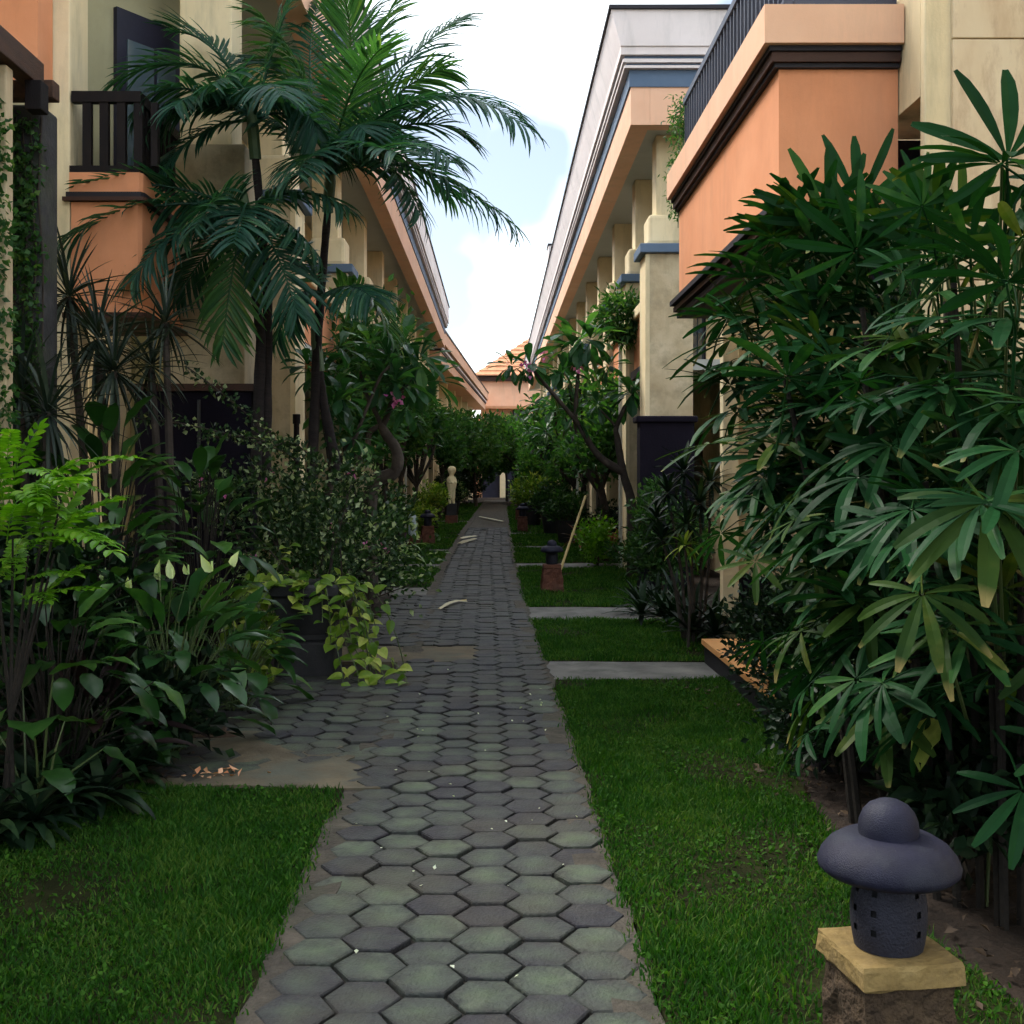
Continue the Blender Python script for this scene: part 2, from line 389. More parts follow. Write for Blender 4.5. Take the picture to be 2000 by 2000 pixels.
G['red'] = leafm('purple_leaf', (0.007, 0.004, 0.005), (0.020, 0.010, 0.010), (0.034, 0.024, 0.016), rough=0.45, trans=0.12, spec=0.1)
G['yucca'] = leafm('yucca_leaf', (0.009, 0.018, 0.013), (0.024, 0.038, 0.026), (0.06, 0.08, 0.055), rough=0.45, spec=0.25, trans=0.1)
G['bromeliad'] = leafm('bromeliad_leaf', (0.06, 0.03, 0.012), (0.16, 0.05, 0.02), (0.30, 0.07, 0.03), rough=0.4, trans=0.2)
G['stripe'] = leafm('pale_striped_leaf', (0.10, 0.19, 0.07), (0.25, 0.36, 0.17), (0.5, 0.58, 0.36), rough=0.4, trans=0.25)

# ------------------------------------------------------------------ object helpers
ORG = {}


def tag(o, label=None, cat=None, group=None, kind=None):
    if label: o['label'] = label
    if cat: o['category'] = cat
    if group: o['group'] = group
    if kind: o['kind'] = kind
    return o


def thing(name, label, cat, loc=(0, 0, 0), group=None, kind=None):
    o = bpy.data.objects.new(name, None)
    COL.objects.link(o)
    o.location = loc
    o.empty_display_size = 0.1
    ORG[o] = Vector(loc)
    return tag(o, label, cat, group, kind)


def fast_mesh(name, v, f, smooth=False):
    """v (n,3) array, f (m,k) array, all faces the same size"""
    me = bpy.data.meshes.new(name)
    v = np.ascontiguousarray(v, dtype=np.float32)
    f = np.ascontiguousarray(f, dtype=np.int32)
    m, k = f.shape
    me.vertices.add(len(v))
    me.vertices.foreach_set('co', v.ravel())
    me.loops.add(m * k)
    me.loops.foreach_set('vertex_index', f.ravel())
    me.polygons.add(m)
    me.polygons.foreach_set('loop_start', np.arange(0, m * k, k, dtype=np.int32))
    if smooth:
        me.polygons.foreach_set('use_smooth', np.ones(m, dtype=bool))
    me.update(calc_edges=True)
    me.validate()
    return me


def link(name, me, mat, parent=None, loc=None):
    if mat is not None and len(me.materials) == 0:
        me.materials.append(mat)
    o = bpy.data.objects.new(name, me)
    COL.objects.link(o)
    if parent is not None:
        o.parent = parent
        ORG[o] = ORG[parent]
    else:
        ORG[o] = Vector(loc or (0, 0, 0))
        o.location = ORG[o]
    return o


def inst(name, me, parent, mw):
    o = bpy.data.objects.new(name, me)
    COL.objects.link(o)
    if parent is not None:
        o.parent = parent
        o.matrix_basis = Matrix.Translation(-ORG[parent]) @ mw
    else:
        o.matrix_basis = mw
    return o


class MB:
    def __init__(s):
        s.v = []; s.f = []; s.n = 0

    def add(s, v, f, m=None):
        v = np.asarray(v, dtype=float).reshape(-1, 3)
        if m is not None:
            a = np.array(m)
            v = v @ a[:3, :3].T + a[:3, 3]
        s.v.append(v)
        s.f.extend([tuple(i + s.n for i in q) for q in f])
        s.n += len(v)
        return s

    def box(s, x0, x1, y0, y1, z0, z1, m=None):
        x0, x1 = min(x0, x1), max(x0, x1)
        v = [(x0, y0, z0), (x1, y0, z0), (x1, y1, z0), (x0, y1, z0), (x0, y0, z1), (x1, y0, z1), (x1, y1, z1), (x0, y1, z1)]
        return s.add(v, [(3, 2, 1, 0), (4, 5, 6, 7), (0, 1, 5, 4), (1, 2, 6, 5), (2, 3, 7, 6), (3, 0, 4, 7)], m)

    def prism(s, prof, y0, y1, m=None):
        """closed (x,z) outline swept along y"""
        n = len(prof)
        v = [(x, y0, z) for x, z in prof] + [(x, y1, z) for x, z in prof]
        f = [(i, (i + 1) % n, n + (i + 1) % n, n + i) for i in range(n)]
        return s.add(v, f + [tuple(range(n))[::-1], tuple(range(n, 2 * n))], m)

    def tube(s, pts, rr, n=7, cap=True):
        pts = [Vector(p) for p in pts]
        if not isinstance(rr, (list, tuple)):
            rr = [rr] * len(pts)
        v, f = [], []
        ref = Vector((0.31, 0.2, 0.93))
        for i, p in enumerate(pts):
            t = (pts[min(i + 1, len(pts) - 1)] - pts[max(i - 1, 0)])
            t = t.normalized() if t.length > 1e-9 else Vector((0, 0, 1))
            a = t.cross(ref)
            if a.length < 0.1: a = t.cross(Vector((1, 0, 0)))
            a.normalize()
            b = t.cross(a)
            for k in range(n):
                th = 2 * math.pi * k / n
                v.append(p + (a * math.cos(th) + b * math.sin(th)) * rr[i])
        for i in range(len(pts) - 1):
            for k in range(n):
                f.append((i * n + k, i * n + (k + 1) % n, (i + 1) * n + (k + 1) % n, (i + 1) * n + k))
        if cap:
            f.append(tuple(range(n)))
            f.append(tuple(range((len(pts) - 1) * n, len(pts) * n))[::-1])
        return s.add([tuple(x) for x in v], f)

    def lathe(s, prof, n=24, c=(0, 0, 0), sq=0.0, skip=None):
        """(r, z) profile turned about z; sq > 0 squares it off"""
        v, f = [], []
        for r, z in prof:
            for k in range(n):
                th = 2 * math.pi * k / n
                q = r
                if sq:
                    q = r * (1 - sq + sq / max(abs(math.cos(th)), abs(math.sin(th))))
                v.append((c[0] + q * math.cos(th), c[1] + q * math.sin(th), c[2] + z))
        for i in range(len(prof) - 1):
            for k in range(n):
                if skip and skip(i, k): continue
                f.append((i * n + k, i * n + (k + 1) % n, (i + 1) * n + (k + 1) % n, (i + 1) * n + k))
        if prof[0][0] > 1e-4: f.append(tuple(range(n))[::-1])
        if prof[-1][0] > 1e-4: f.append(tuple(range((len(prof) - 1) * n, len(prof) * n)))
        return s.add(v, f)

    def mesh(s, name, org=(0, 0, 0), smooth=False):
        me = bpy.data.meshes.new(name)
        v = np.concatenate(s.v) - np.array(tuple(org))
        me.from_pydata(v.tolist(), [], s.f)
        if smooth:
            for p in me.polygons: p.use_smooth = True
        me.update()
        return me

    def obj(s, name, mat, parent=None, smooth=False, bevel=0.0, loc=(0, 0, 0)):
        org = ORG[parent] if parent is not None else Vector(loc)
        o = link(name, s.mesh(name, org, smooth), mat, parent, loc)
        if bevel:
            b = o.modifiers.new('bevel', 'BEVEL')
            b.width = bevel; b.segments = 2; b.limit_method = 'ANGLE'; b.angle_limit = rad(40)
        if smooth:
            o.data.set_sharp_from_angle(angle=rad(42))
        return o


def frame(d, up=(0, 0, 1), loc=(0, 0, 0), sc=1.0):
    """matrix whose x axis is d and whose z axis is as near to up as it can be"""
    x = Vector(d).normalized()
    u = Vector(up)
    y = u.cross(x)
    if y.length < 1e-3:
        y = Vector((0.3, 1, 0)).cross(x)
    y.normalize()
    z = x.cross(y)
    m = Matrix((x * sc, y * sc, z * sc)).transposed().to_4x4()
    m.translation = Vector(loc)
    return m


def at(u, v, d):
    """place at distance d down the alley as measured from the survey picture"""
    return Vector(((u - 937) * d / 2222.0, d, 1.5 - (v - 893) * d / 2222.0))


LANCE = [0.12, 0.55, 0.86, 1.0, 0.92, 0.62, 0.0]
STRAP = [0.7, 0.95, 1.0, 0.95, 0.8, 0.5, 0.0]
FINGER = [0.18, 0.55, 0.85, 1.0, 1.0, 0.85, 0.35]
HEART = [0.45, 0.95, 1.0, 0.9, 0.68, 0.35, 0.0]
OBOV = [0.10, 0.25, 0.5, 0.8, 1.0, 0.85, 0.0]


def blade(L, W, prof=LANCE, droop=0.5, fold=0.15, twist=0.0, wave=0.0, start=0.0):
    """one leaf along +x with a midrib fold, bending down along its length"""
    n = len(prof) - 1
    x = z = 0.0
    v, f = [], []
    for i, p in enumerate(prof):
        t = i / n
        if i:
            a = start - droop * (t - 0.5 / n)
            x += L / n * math.cos(a)
            z += L / n * math.sin(a)
        hw = W * 0.5 * p
        a = start - droop * t
        up = Vector((-math.sin(a), 0, math.cos(a)))
        tw = twist * t
        side = Vector((0, math.cos(tw), 0)) + up * math.sin(tw)
        c = Vector((x, 0, z))
        wv = wave * math.sin(i * 2.4) * W
        l = c + side * hw + up * (fold * hw * 2 + wv)
        r = c - side * hw + up * (fold * hw * 2 - wv)
        v += [tuple(l), tuple(c), tuple(r)]
        if i:
            b = (i - 1) * 3
            f += [(b, b + 1, b + 4, b + 3), (b + 1, b + 2, b + 5, b + 4)]
    return v, f


def rosette(n, L, W, prof=LANCE, lo=-30, hi=75, droop=0.6, jit=0.15, fold=0.12, spin=2.4):
    m = MB()
    for i in range(n):
        t = i / max(1, n - 1)
        el = rad(hi + (lo - hi) * (1 - t) + R(-8, 8)) if False else rad(lo + (hi - lo) * t + R(-9, 9))
        az = i * spin + R(-0.25, 0.25)
        d = Vector((math.cos(az) * math.cos(el), math.sin(az) * math.cos(el), math.sin(el)))
        l = L * R(1 - jit, 1 + jit) * (0.75 + 0.25 * (1 - abs(t - 0.5) * 2))
        v, f = blade(l, W * R(0.85, 1.1), prof, droop * R(0.6, 1.4), fold, twist=R(-0.4, 0.4))
        m.add(v, f, frame(d, (0, 0, 1), d * 0.02))
    return m


def fan_leaf(n, L, W, span=250, droop=0.9, petiole=0.3):
    """a palm leaf of n fingers spreading from the end of a stalk; the hub is the origin"""
    m = MB()
    for i in range(n):
        t = i / (n - 1) - 0.5
        az = rad(span * t + R(-6, 6))
        el = rad(10 - 14 * abs(t) * 2 + R(-7, 7))
        d = Vector((math.cos(az) * math.cos(el), math.sin(az) * math.cos(el), math.sin(el)))
        l = L * (1 - 0.35 * (abs(t) * 2) ** 2) * R(0.88, 1.08)
        v, f = blade(l, W * R(0.8, 1.15) * (1 - 0.3 * abs(t) * 2), FINGER, droop * R(0.6, 1.25), 0.10, twist=R(-0.25, 0.25))
        m.add(v, f, frame(d, (0, 0, 1), d * 0.012))
    m.tube([(0, 0, 0), (-petiole * 0.5, 0, -petiole * 0.12), (-petiole, 0, -petiole * 0.45)], [0.0035, 0.004, 0.005], 5)
    return m


def frond_mesh(p0, p1, p2, n, ll, lw, org, lift=0.15, droop=0.7, seed=0):
    """feather leaf along a curve: midrib plus n pairs of leaflets"""
    rg = random.Random(seed)
    m = MB()
    P = lambda t: p0 * (1 - t) ** 2 + p1 * 2 * t * (1 - t) + p2 * t * t
    T = lambda t: ((p1 - p0) * (1 - t) + (p2 - p1) * t).normalized()
    m.tube([P(i / 12) for i in range(13)], [0.014 * (1 - 0.85 * i / 12) + 0.002 for i in range(13)], 5)
    roll = rg.uniform(-0.5, 0.5)
    for i in range(n):
        t = 0.16 + 0.84 * (i + 0.5) / n
        tn = T(t)
        s = tn.cross(Vector((0, 0, 1)))
        if s.length < 0.15: s = Vector((1, 0.3, 0))
        s.normalize()
        up = s.cross(tn).normalized()
        s2 = s * math.cos(roll) + up * math.sin(roll)
        up2 = up * math.cos(roll) - s * math.sin(roll)
        env = (math.sin(math.pi * (0.14 + 0.72 * (t - 0.16) / 0.84))) ** 0.7
        for sg in (1, -1):
            a = rad(66 - 44 * (t - 0.16) + rg.uniform(-5, 5))
            d = tn * math.cos(a) + s2 * (sg * math.sin(a)) + up2 * (lift + rg.uniform(-0.12, 0.12))
            l = ll * env * rg.uniform(0.88, 1.1)
            v, f = blade(l, lw * rg.uniform(0.75, 1.1), [0.45, 0.9, 1.0, 0.7, 0.0], droop * rg.uniform(0.5, 1.4), 0.2, twist=rg.uniform(-0.3, 0.3))
            m.add(v, f, frame(d, up2, P(t)))
    return m.mesh('frond', org, smooth=False)


def cloud(rng, centers, spread, per, L, W, base=None, outw=0.8, droop=0.0, up=0.5, jit=0.35):
    """many small folded leaves round twig ends"""
    c = np.repeat(np.asarray(centers, float), per, axis=0)
    n = len(c)
    off = rng.normal(size=(n, 3)) * spread
    p = c + off
    d = rng.normal(size=(n, 3)) * 0.7 + off / (np.linalg.norm(off, axis=1, keepdims=True) + 1e-6) * 0.6
    if base is not None:
        o = p - np.asarray(base)
        d += outw * o / (np.linalg.norm(o, axis=1, keepdims=True) + 1e-6)
    d[:, 2] -= droop
    d /= np.linalg.norm(d, axis=1, keepdims=True) + 1e-9
    nr = rng.normal(size=(n, 3)) * 0.6
    nr[:, 2] += up
    s = np.cross(d, nr)
    s /= np.linalg.norm(s, axis=1, keepdims=True) + 1e-9
    nn = np.cross(s, d)
    l = L * (1 + rng.uniform(-jit, jit, (n, 1)))
    wd = W * (1 + rng.uniform(-jit, jit, (n, 1)))
    v = np.empty((n, 4, 3))
    v[:, 0] = p
    v[:, 1] = p + d * l * 0.45 + s * wd * 0.5 + nn * wd * 0.14
    v[:, 2] = p + d * l - nn * l * 0.12
    v[:, 3] = p + d * l * 0.45 - s * wd * 0.5 + nn * wd * 0.14
    i = np.arange(n)[:, None] * 4
    f = np.concatenate([i + np.array([[0, 1, 2]]), i + np.array([[0, 2, 3]])], axis=0)
    return v.reshape(-1, 3), f


def ell_points(rng, n, c, r, shell=0.55):
    d = rng.normal(size=(n, 3))
    d /= np.linalg.norm(d, axis=1, keepdims=True)
    q = shell + (1 - shell) * rng.uniform(0, 1, (n, 1)) ** 0.6
    return np.asarray(c) + d * q * np.asarray(r)


def foliage_part(name, parent, mat, v, f):
    me = fast_mesh(name, v - np.array(ORG[parent]), f)
    return tag(link(name, me, mat, parent), kind='stuff')


def shrub(name, label, cat, loc, r, h, twigs, per, L, W, mat, seed, group=None, stems=6, lobes=None, flowers=None, z0=0.12, base_mat='bark_grey', leaf_name='foliage'):
    """small-leaved bush: woody stems plus leaf clumps on uneven lobes"""
    rng = np.random.default_rng(seed)
    rg = random.Random(seed)
    t = thing(name, label, cat, (loc[0], loc[1], 0), group)
    pts = []
    if lobes is None:
        lobes = [((rg.uniform(-.45, .45) * r[0], rg.uniform(-.45, .45) * r[1], h * rg.uniform(.45, .75)), rg.uniform(.45, .75)) for _ in range(6)]
    for (lx, ly, lz), k in lobes:
        pts.append(ell_points(rng, max(4, twigs // len(lobes)), (loc[0] + lx, loc[1] + ly, lz), (r[0] * k, r[1] * k, h * 0.42 * k)))
    pts = np.concatenate(pts)
    pts[:, 2] = np.clip(pts[:, 2], z0, None)
    v, f = cloud(rng, pts, min(r) * 0.14, per, L, W, base=(loc[0], loc[1], h * 0.2))
    v[:, 2] = np.clip(v[:, 2], 0.012, None)
    foliage_part(leaf_name, t, mat, v, f)
    m = MB()
    for i in range(stems):
        e = Vector(pts[rg.randrange(len(pts))])
        b = Vector((loc[0] + rg.uniform(-.12, .12) * r[0], loc[1] + rg.uniform(-.12, .12) * r[1], -0.02))
        k = b.lerp(e, .5) + Vector((rg.uniform(-.1, .1), rg.uniform(-.1, .1), h * .1))
        m.tube([b, k, e], [0.012, 0.008, 0.003], 5)
        m.obj('stem', M[base_mat], t)
        m = MB()
    if flowers:
        n, fm, fl = flowers
        sel = pts[rng.choice(len(pts), n, replace=False)]
        v, f = cloud(rng, sel, 0.015, 5, fl, fl * 0.9)
        foliage_part('blossom', t, fm, v, f)
    return t


# ------------------------------------------------------------------ ground
def pathx(y):
    """left and right edge of the path"""
    yy = [0, 3.2, 8.2, 11.6, 17, 20, 31, 65, 80]
    return (float(np.interp(y, yy, [-.70, -.70, -.74, -.80, -.90, -.93, -.92, -.68, -.6])),
            float(np.interp(y, yy, [.445, .445, .405, .35, .32, .32, .38, .50, .52])))


def poff(y):
    return float(np.interp(y, [0, 5, 12, 20, 31, 65], [0, 0, -.08, -.15, -.12, 0]))


def sheet(name, rows, z, mat, kind='structure', parent=None, nx=6, bump=0.0, seed=0, edge=0.0, skirt=0.03):
    """strip surface: rows = [(y, x_left, x_right)...], with ragged edges and a thin skirt"""
    rg = random.Random(seed)
    v, f = [], []
    for y, xl, xr in rows:
        xl += rg.uniform(-edge, edge); xr += rg.uniform(-edge, edge)
        for i in range(nx + 1):
            t = i / nx
            zz = z + bump * (mnoise.noise(Vector((xl + (xr - xl) * t, y, seed)) * 2.3))
            v.append((xl + (xr - xl) * t, y, zz))
    n = nx + 1
    for j in range(len(rows) - 1):
        for i in range(nx):
            a = j * n + i
            f.append((a, a + 1, a + n + 1, a + n))
    rim = [j * n for j in range(len(rows))][::-1] + list(range(0, n)) + [j * n + nx for j in range(1, len(rows))] + list(range((len(rows) - 1) * n + nx - 1, (len(rows) - 1) * n, -1))
    k = len(v)
    for r in rim:
        x, y, zz = v[r]
        v.append((x, y, zz - skirt))
    c = len(rim)
    for i in range(c):
        f.append((rim[i], k + i, k + (i + 1) % c, rim[(i + 1) % c]))
    me = bpy.data.meshes.new(name)
    me.from_pydata(v, [], f)
    me.update()
    o = link(name, me, mat, parent)
    return tag(o, kind=kind)


g = MB()
g.add([(-300, -150, 0), (300, -150, 0), (300, 500, 0), (-300, 500, 0)], [(0, 1, 2, 3)])
tag(g.obj('ground', M['soil']), 'dark brown garden soil under the planting', kind='structure')

ys = np.concatenate([np.arange(-3, 14, 0.25), np.arange(14, 66.1, 1.0)])
path = sheet('path', [(y, *pathx(y)) for y in ys], 0.010, M['mortar'], nx=14, bump=0.006, seed=1, edge=0.015)
tag(path, 'narrow grey hexagon paved path running down the middle of the alley')
sheet('bedding', [(y, pathx(y)[0] + .07 + .02, pathx(y)[1] - .06) for y in np.arange(-3, 33, .5)], 0.017, M['bedding'], kind=None, parent=path, nx=2, skirt=0.005)

for sg, nm in ((0, 'edging'), (1, 'edging')):
    rw = []
    for y in np.concatenate([np.arange(-3, 14, .12), np.arange(14, 64, 1.0)]):
        l, r = pathx(y)
        rw.append((y, l - .01, l + .145) if sg == 0 else (y, r - .135, r + .01))
    sheet(nm, rw, .0285, M['mortar'], kind=None, parent=path, nx=5, bump=.012, seed=31 + sg, edge=.014, skirt=.03)
HR = 0.1155


def paver_mesh(seed):
    rg = random.Random(seed)
    v = []
    for r, z in ((1.0, -0.03), (1.0, -0.004), (0.955, 0.0)):
        for k in range(6):
            q = HR * 0.955 * r * (1 + rg.uniform(-.03, .015))
            a = rad(60 * k)
            v.append((q * math.cos(a), q * math.sin(a), z))
    v.append((0, 0, rg.uniform(-.0015, .0015)))
    f = []
    for l in range(2):
        for k in range(6):
            f.append((l * 6 + k, l * 6 + (k + 1) % 6, l * 6 + 6 + (k + 1) % 6, l * 6 + 6 + k))
    for k in range(6):
        f.append((12 + k, 12 + (k + 1) % 6, 18))
    me = bpy.data.meshes.new('paver')
    me.from_pydata(v, [], f)
    me.materials.append(M['paver'])
    me.update()
    return me


PV = [paver_mesh(i) for i in range(12)]
spots = []
for c in range(-16, 9):
    x = -.03 + c * 0.1735
    for k in range(0, 160):
        y = 0.9 + k * 0.2003 + (0.1 if c % 2 else 0.0) + 0.01
        xx = x + poff(y)
        l, r = pathx(y)
        main = l + .09 < xx < r - .075 and y < 32
        side = y > 5.62 and y < 8.55 and -2.4 < xx < l + .1
        wide = 9.9 < y < 14.2 and -1.22 < xx < l + .1
        if main or side or wide:
            if 9.25 < y < 10.1 and xx < -.1: continue
            spots.append((xx, y))
near = [s for s in spots if s[1] >= 2.7]
near.sort(key=lambda s: s[1])
near_set = near[:300]
far_m = MB()
for (x, y) in spots:
    m = Matrix.Translation((x + R(-.002, .002), y + R(-.002, .002), 0.034 + R(-.007, .005))) @ Matrix.Rotation(R(-.03, .03), 4, 'X') @ Matrix.Rotation(R(-.03, .03), 4, 'Y') @ Matrix.Rotation(rad(60 * random.randrange(6)) + R(-.015, .015), 4, 'Z')
    me = random.choice(PV)
    if (x, y) in near_set:
        inst('paver', me, path, m)
    else:
        far_m.add([tuple(q.co) for q in me.vertices], [tuple(p.vertices) for p in me.polygons], m)
tag(far_m.obj('paver_field', M['paver_far'], path), kind='stuff')


def slab(rows, z, mat, label, seed, name='concrete_slab'):
    o = sheet(name, rows, z, mat, nx=40 if name == 'concrete_apron' else 10, bump=0.022 if name == 'concrete_apron' else 0.008, seed=seed, edge=0.045 if name == 'concrete_apron' else 0.02, skirt=0.05)
    return tag(o, label)


def rows(y0, y1, xl, xr, n=8):
    return [(y0 + (y1 - y0) * i / n, xl(y0 + (y1 - y0) * i / n) if callable(xl) else xl, xr(y0 + (y1 - y0) * i / n) if callable(xr) else xr) for i in range(n + 1)]


PL = lambda y: pathx(y)[0] - 0.005
PR = lambda y: pathx(y)[1] + 0.005
slab(rows(8.42, 9.2, PR, 1.9), .03, M['concrete'], 'grey concrete slab leading from the path to the orange step', 11)
slab(rows(11.85, 12.95, PR, 2.2), .03, M['concrete'], 'grey concrete slab across the lawn just before the brick based lantern', 12)
slab(rows(18.4, 19.3, PR, 2.6), .03, M['concrete'], 'grey concrete slab across the lawn beyond the brick based lantern', 13)
slab(rows(23.2, 23.8, PR, 2.6), .03, M['concrete'], 'thin pale concrete slab crossing the lawn by the leaning bamboo pole', 14)
slab(rows(28.5, 29.2, PR, 2.6), .03, M['concrete'], 'pale concrete slab crossing the far lawn to the dark potted shrubs', 15)
slab(rows(9.25, 10.08, -1.5, -.12), .024, M['sand'], 'sandy concrete slab set into the paving beside the vine planter', 16)
slab(rows(14.3, 15.2, -2.6, PL), .03, M['concrete'], 'pale concrete slab on the planter side just past the paved bay', 17)
slab(rows(18.4, 19.1, -2.6, PL), .03, M['concrete'], 'pale concrete slab between two lawn strips opposite the brick based lantern', 18)
slab(rows(22.2, 22.8, -2.6, PL), .03, M['concrete'], 'pale concrete slab before the lantern near the striped leaf plant', 19)
slab(rows(35.6, 36.5, -2.6, PL), .03, M['concrete'], 'pale concrete slab just behind the pale statue', 20)
# left bay: sandy concrete and a soil patch
slab(rows(5.5, 6.7, lambda y: -2.6 + (y - 5.5) * .2, lambda y: pathx(y)[0] + .16 - .35 * (y - 5.5), n=30), .0325, M['sand'], 'sandy cracked concrete apron between the near lawn and the planter', 21, name='concrete_apron')
sheet('soil_patch', rows(6.55, 7.15, -2.9, lambda y: -1.45 + (y - 6.6) * -.5), .036, M['soil_red'], nx=10, bump=.008, seed=22, edge=.05)
bpy.data.objects['soil_patch']['label'] = 'bare brown soil patch beside the sandy apron'

LAWNS = [
    # rows, blades per m2, blade length, label
    (rows(2.2, 5.5, -4.2, PL, 14), 24000, 'near lawn on the planter side of the path'),
    (rows(2.2, 8.4, PR, lambda y: float(np.interp(y, [2.2, 3.2, 4.2, 5.5, 7.0, 8.4], [1.35, 1.45, 1.3, 1.42, 1.62, 1.8])), 20), 24000, 'near lawn around the large stone lantern'),
    (rows(9.22, 11.83, PR, 1.85, 10), 9000, 'small lawn strip beyond the orange step'),
    (rows(12.97, 18.38, PR, 2.1, 12), 5000, 'lawn around the brick based lantern'),
    (rows(19.32, 23.18, PR, 2.1, 8), 3000, 'lawn strip behind the brick based lantern'),
    (rows(23.82, 28.48, PR, 2.0, 8), 2200, 'lawn strip beside the leaning bamboo pole'),
    (rows(29.22, 52, PR, 1.7, 12), 800, 'far lawn along the potted shrubs'),
    (rows(15.22, 18.38, -2.3, PL, 8), 5000, 'lawn strip just past the paved bay'),
    (rows(19.12, 22.18, -2.3, PL, 8), 3000, 'lawn strip by the striped leaf plant'),
    (rows(22.82, 35.58, -2.2, PL, 12), 1400, 'lawn strip around the pale statue'),
    (rows(36.52, 58, -2.0, PL, 12), 700, 'farthest lawn strip behind the statue'),
]
rng = np.random.default_rng(3)
for li, (rw, dens, lab) in enumerate(LAWNS):
    lawn = sheet('lawn', rw, .030, M['lawn_soil'], nx=8, bump=.010, seed=40 + li, edge=.02, skirt=.06)
    tag(lawn, lab)
    yy = np.array([r[0] for r in rw]); xl = np.array([r[1] for r in rw]); xr = np.array([r[2] for r in rw])
    area = float(np.sum((xr[:-1] - xl[:-1]) * np.diff(yy)))
    n = int(area * dens)
    Y = rng.uniform(yy[0], yy[-1], n)
    a, b = np.interp(Y, yy, xl), np.interp(Y, yy, xr)
    X = a + (b - a) * rng.uniform(0, 1, n)
    X = X + rng.normal(size=n) * .022
    keep = np.ones(n, bool)
    if li == 0:
        keep = X > -.00035 * 0 - (0.7 + (Y - 1.0) * 0.65)
        keep &= X > -4.2
    # bare thin spots
    pat = np.array([mnoise.noise(Vector((x * 2.1, y * 2.1, 5.0))) for x, y in zip(X[:0], Y[:0])])
    th = np.sin(X * 3.1 + np.sin(Y * 2.3) * 1.7) * np.sin(Y * 2.7 + np.sin(X * 4.1) * 1.3)
    keep &= rng.uniform(0, 1, n) < (0.62 + 0.62 * th)
    X, Y = X[keep], Y[keep]; n = len(X)
    big = 1.0 + np.clip((yy[0] - 6) * .10, 0, 2.5)
    hgt = rng.uniform(.012, .040, n) * (1 + .25 * np.sin(X * 5 + Y * 3)) * min(big, 1.6)
    wdt = rng.uniform(.0022, .0045, n) * big
    az = rng.uniform(0, 2 * np.pi, n)
    ln = rng.uniform(.15, .95, n) * hgt
    ln_az = rng.uniform(0, 2 * np.pi, n)
    base = np.stack([X, Y, np.full(n, .024)], 1)
    sx = np.stack([np.cos(az) * wdt, np.sin(az) * wdt, np.zeros(n)], 1)
    mid = base + np.stack([np.cos(ln_az) * ln * .35, np.sin(ln_az) * ln * .35, hgt * .62], 1)
    tip = base + np.stack([np.cos(ln_az) * ln, np.sin(ln_az) * ln, hgt], 1)
    v = np.stack([base - sx, base + sx, mid + sx * .75, tip, mid - sx * .75], 1).reshape(-1, 3)
    f = np.arange(n)[:, None] * 5
    f = np.concatenate([f + np.array([[0, 1, 2]]), f + np.array([[0, 2, 4]]), f + np.array([[4, 2, 3]])])
    tag(link('grass', fast_mesh('grass', v, f), G['grass'], lawn), kind='stuff')
    if li < 3:
        nc = int(area * (420 if li < 2 else 300))
        Y = rng.uniform(yy[0], yy[-1], nc)
        a, b = np.interp(Y, yy, xl), np.interp(Y, yy, xr)
        X = a + (b - a) * rng.uniform(0, 1, nc)
        k = (np.sin(X * 4.3 + 1) * np.sin(Y * 3.9) > -.1)
        if li == 0: k &= X > -(0.7 + (Y - 1.0) * 0.65)
        c = np.stack([X[k], Y[k], np.full(k.sum(), .040)], 1)
        v, f = cloud(rng, c, .008, 3, .020, .014, up=1.6)
        v[:, 2] = np.clip(v[:, 2], .03, None)
        tag(link('clover', fast_mesh('clover', v, f), G['clover'], lawn), kind='stuff')

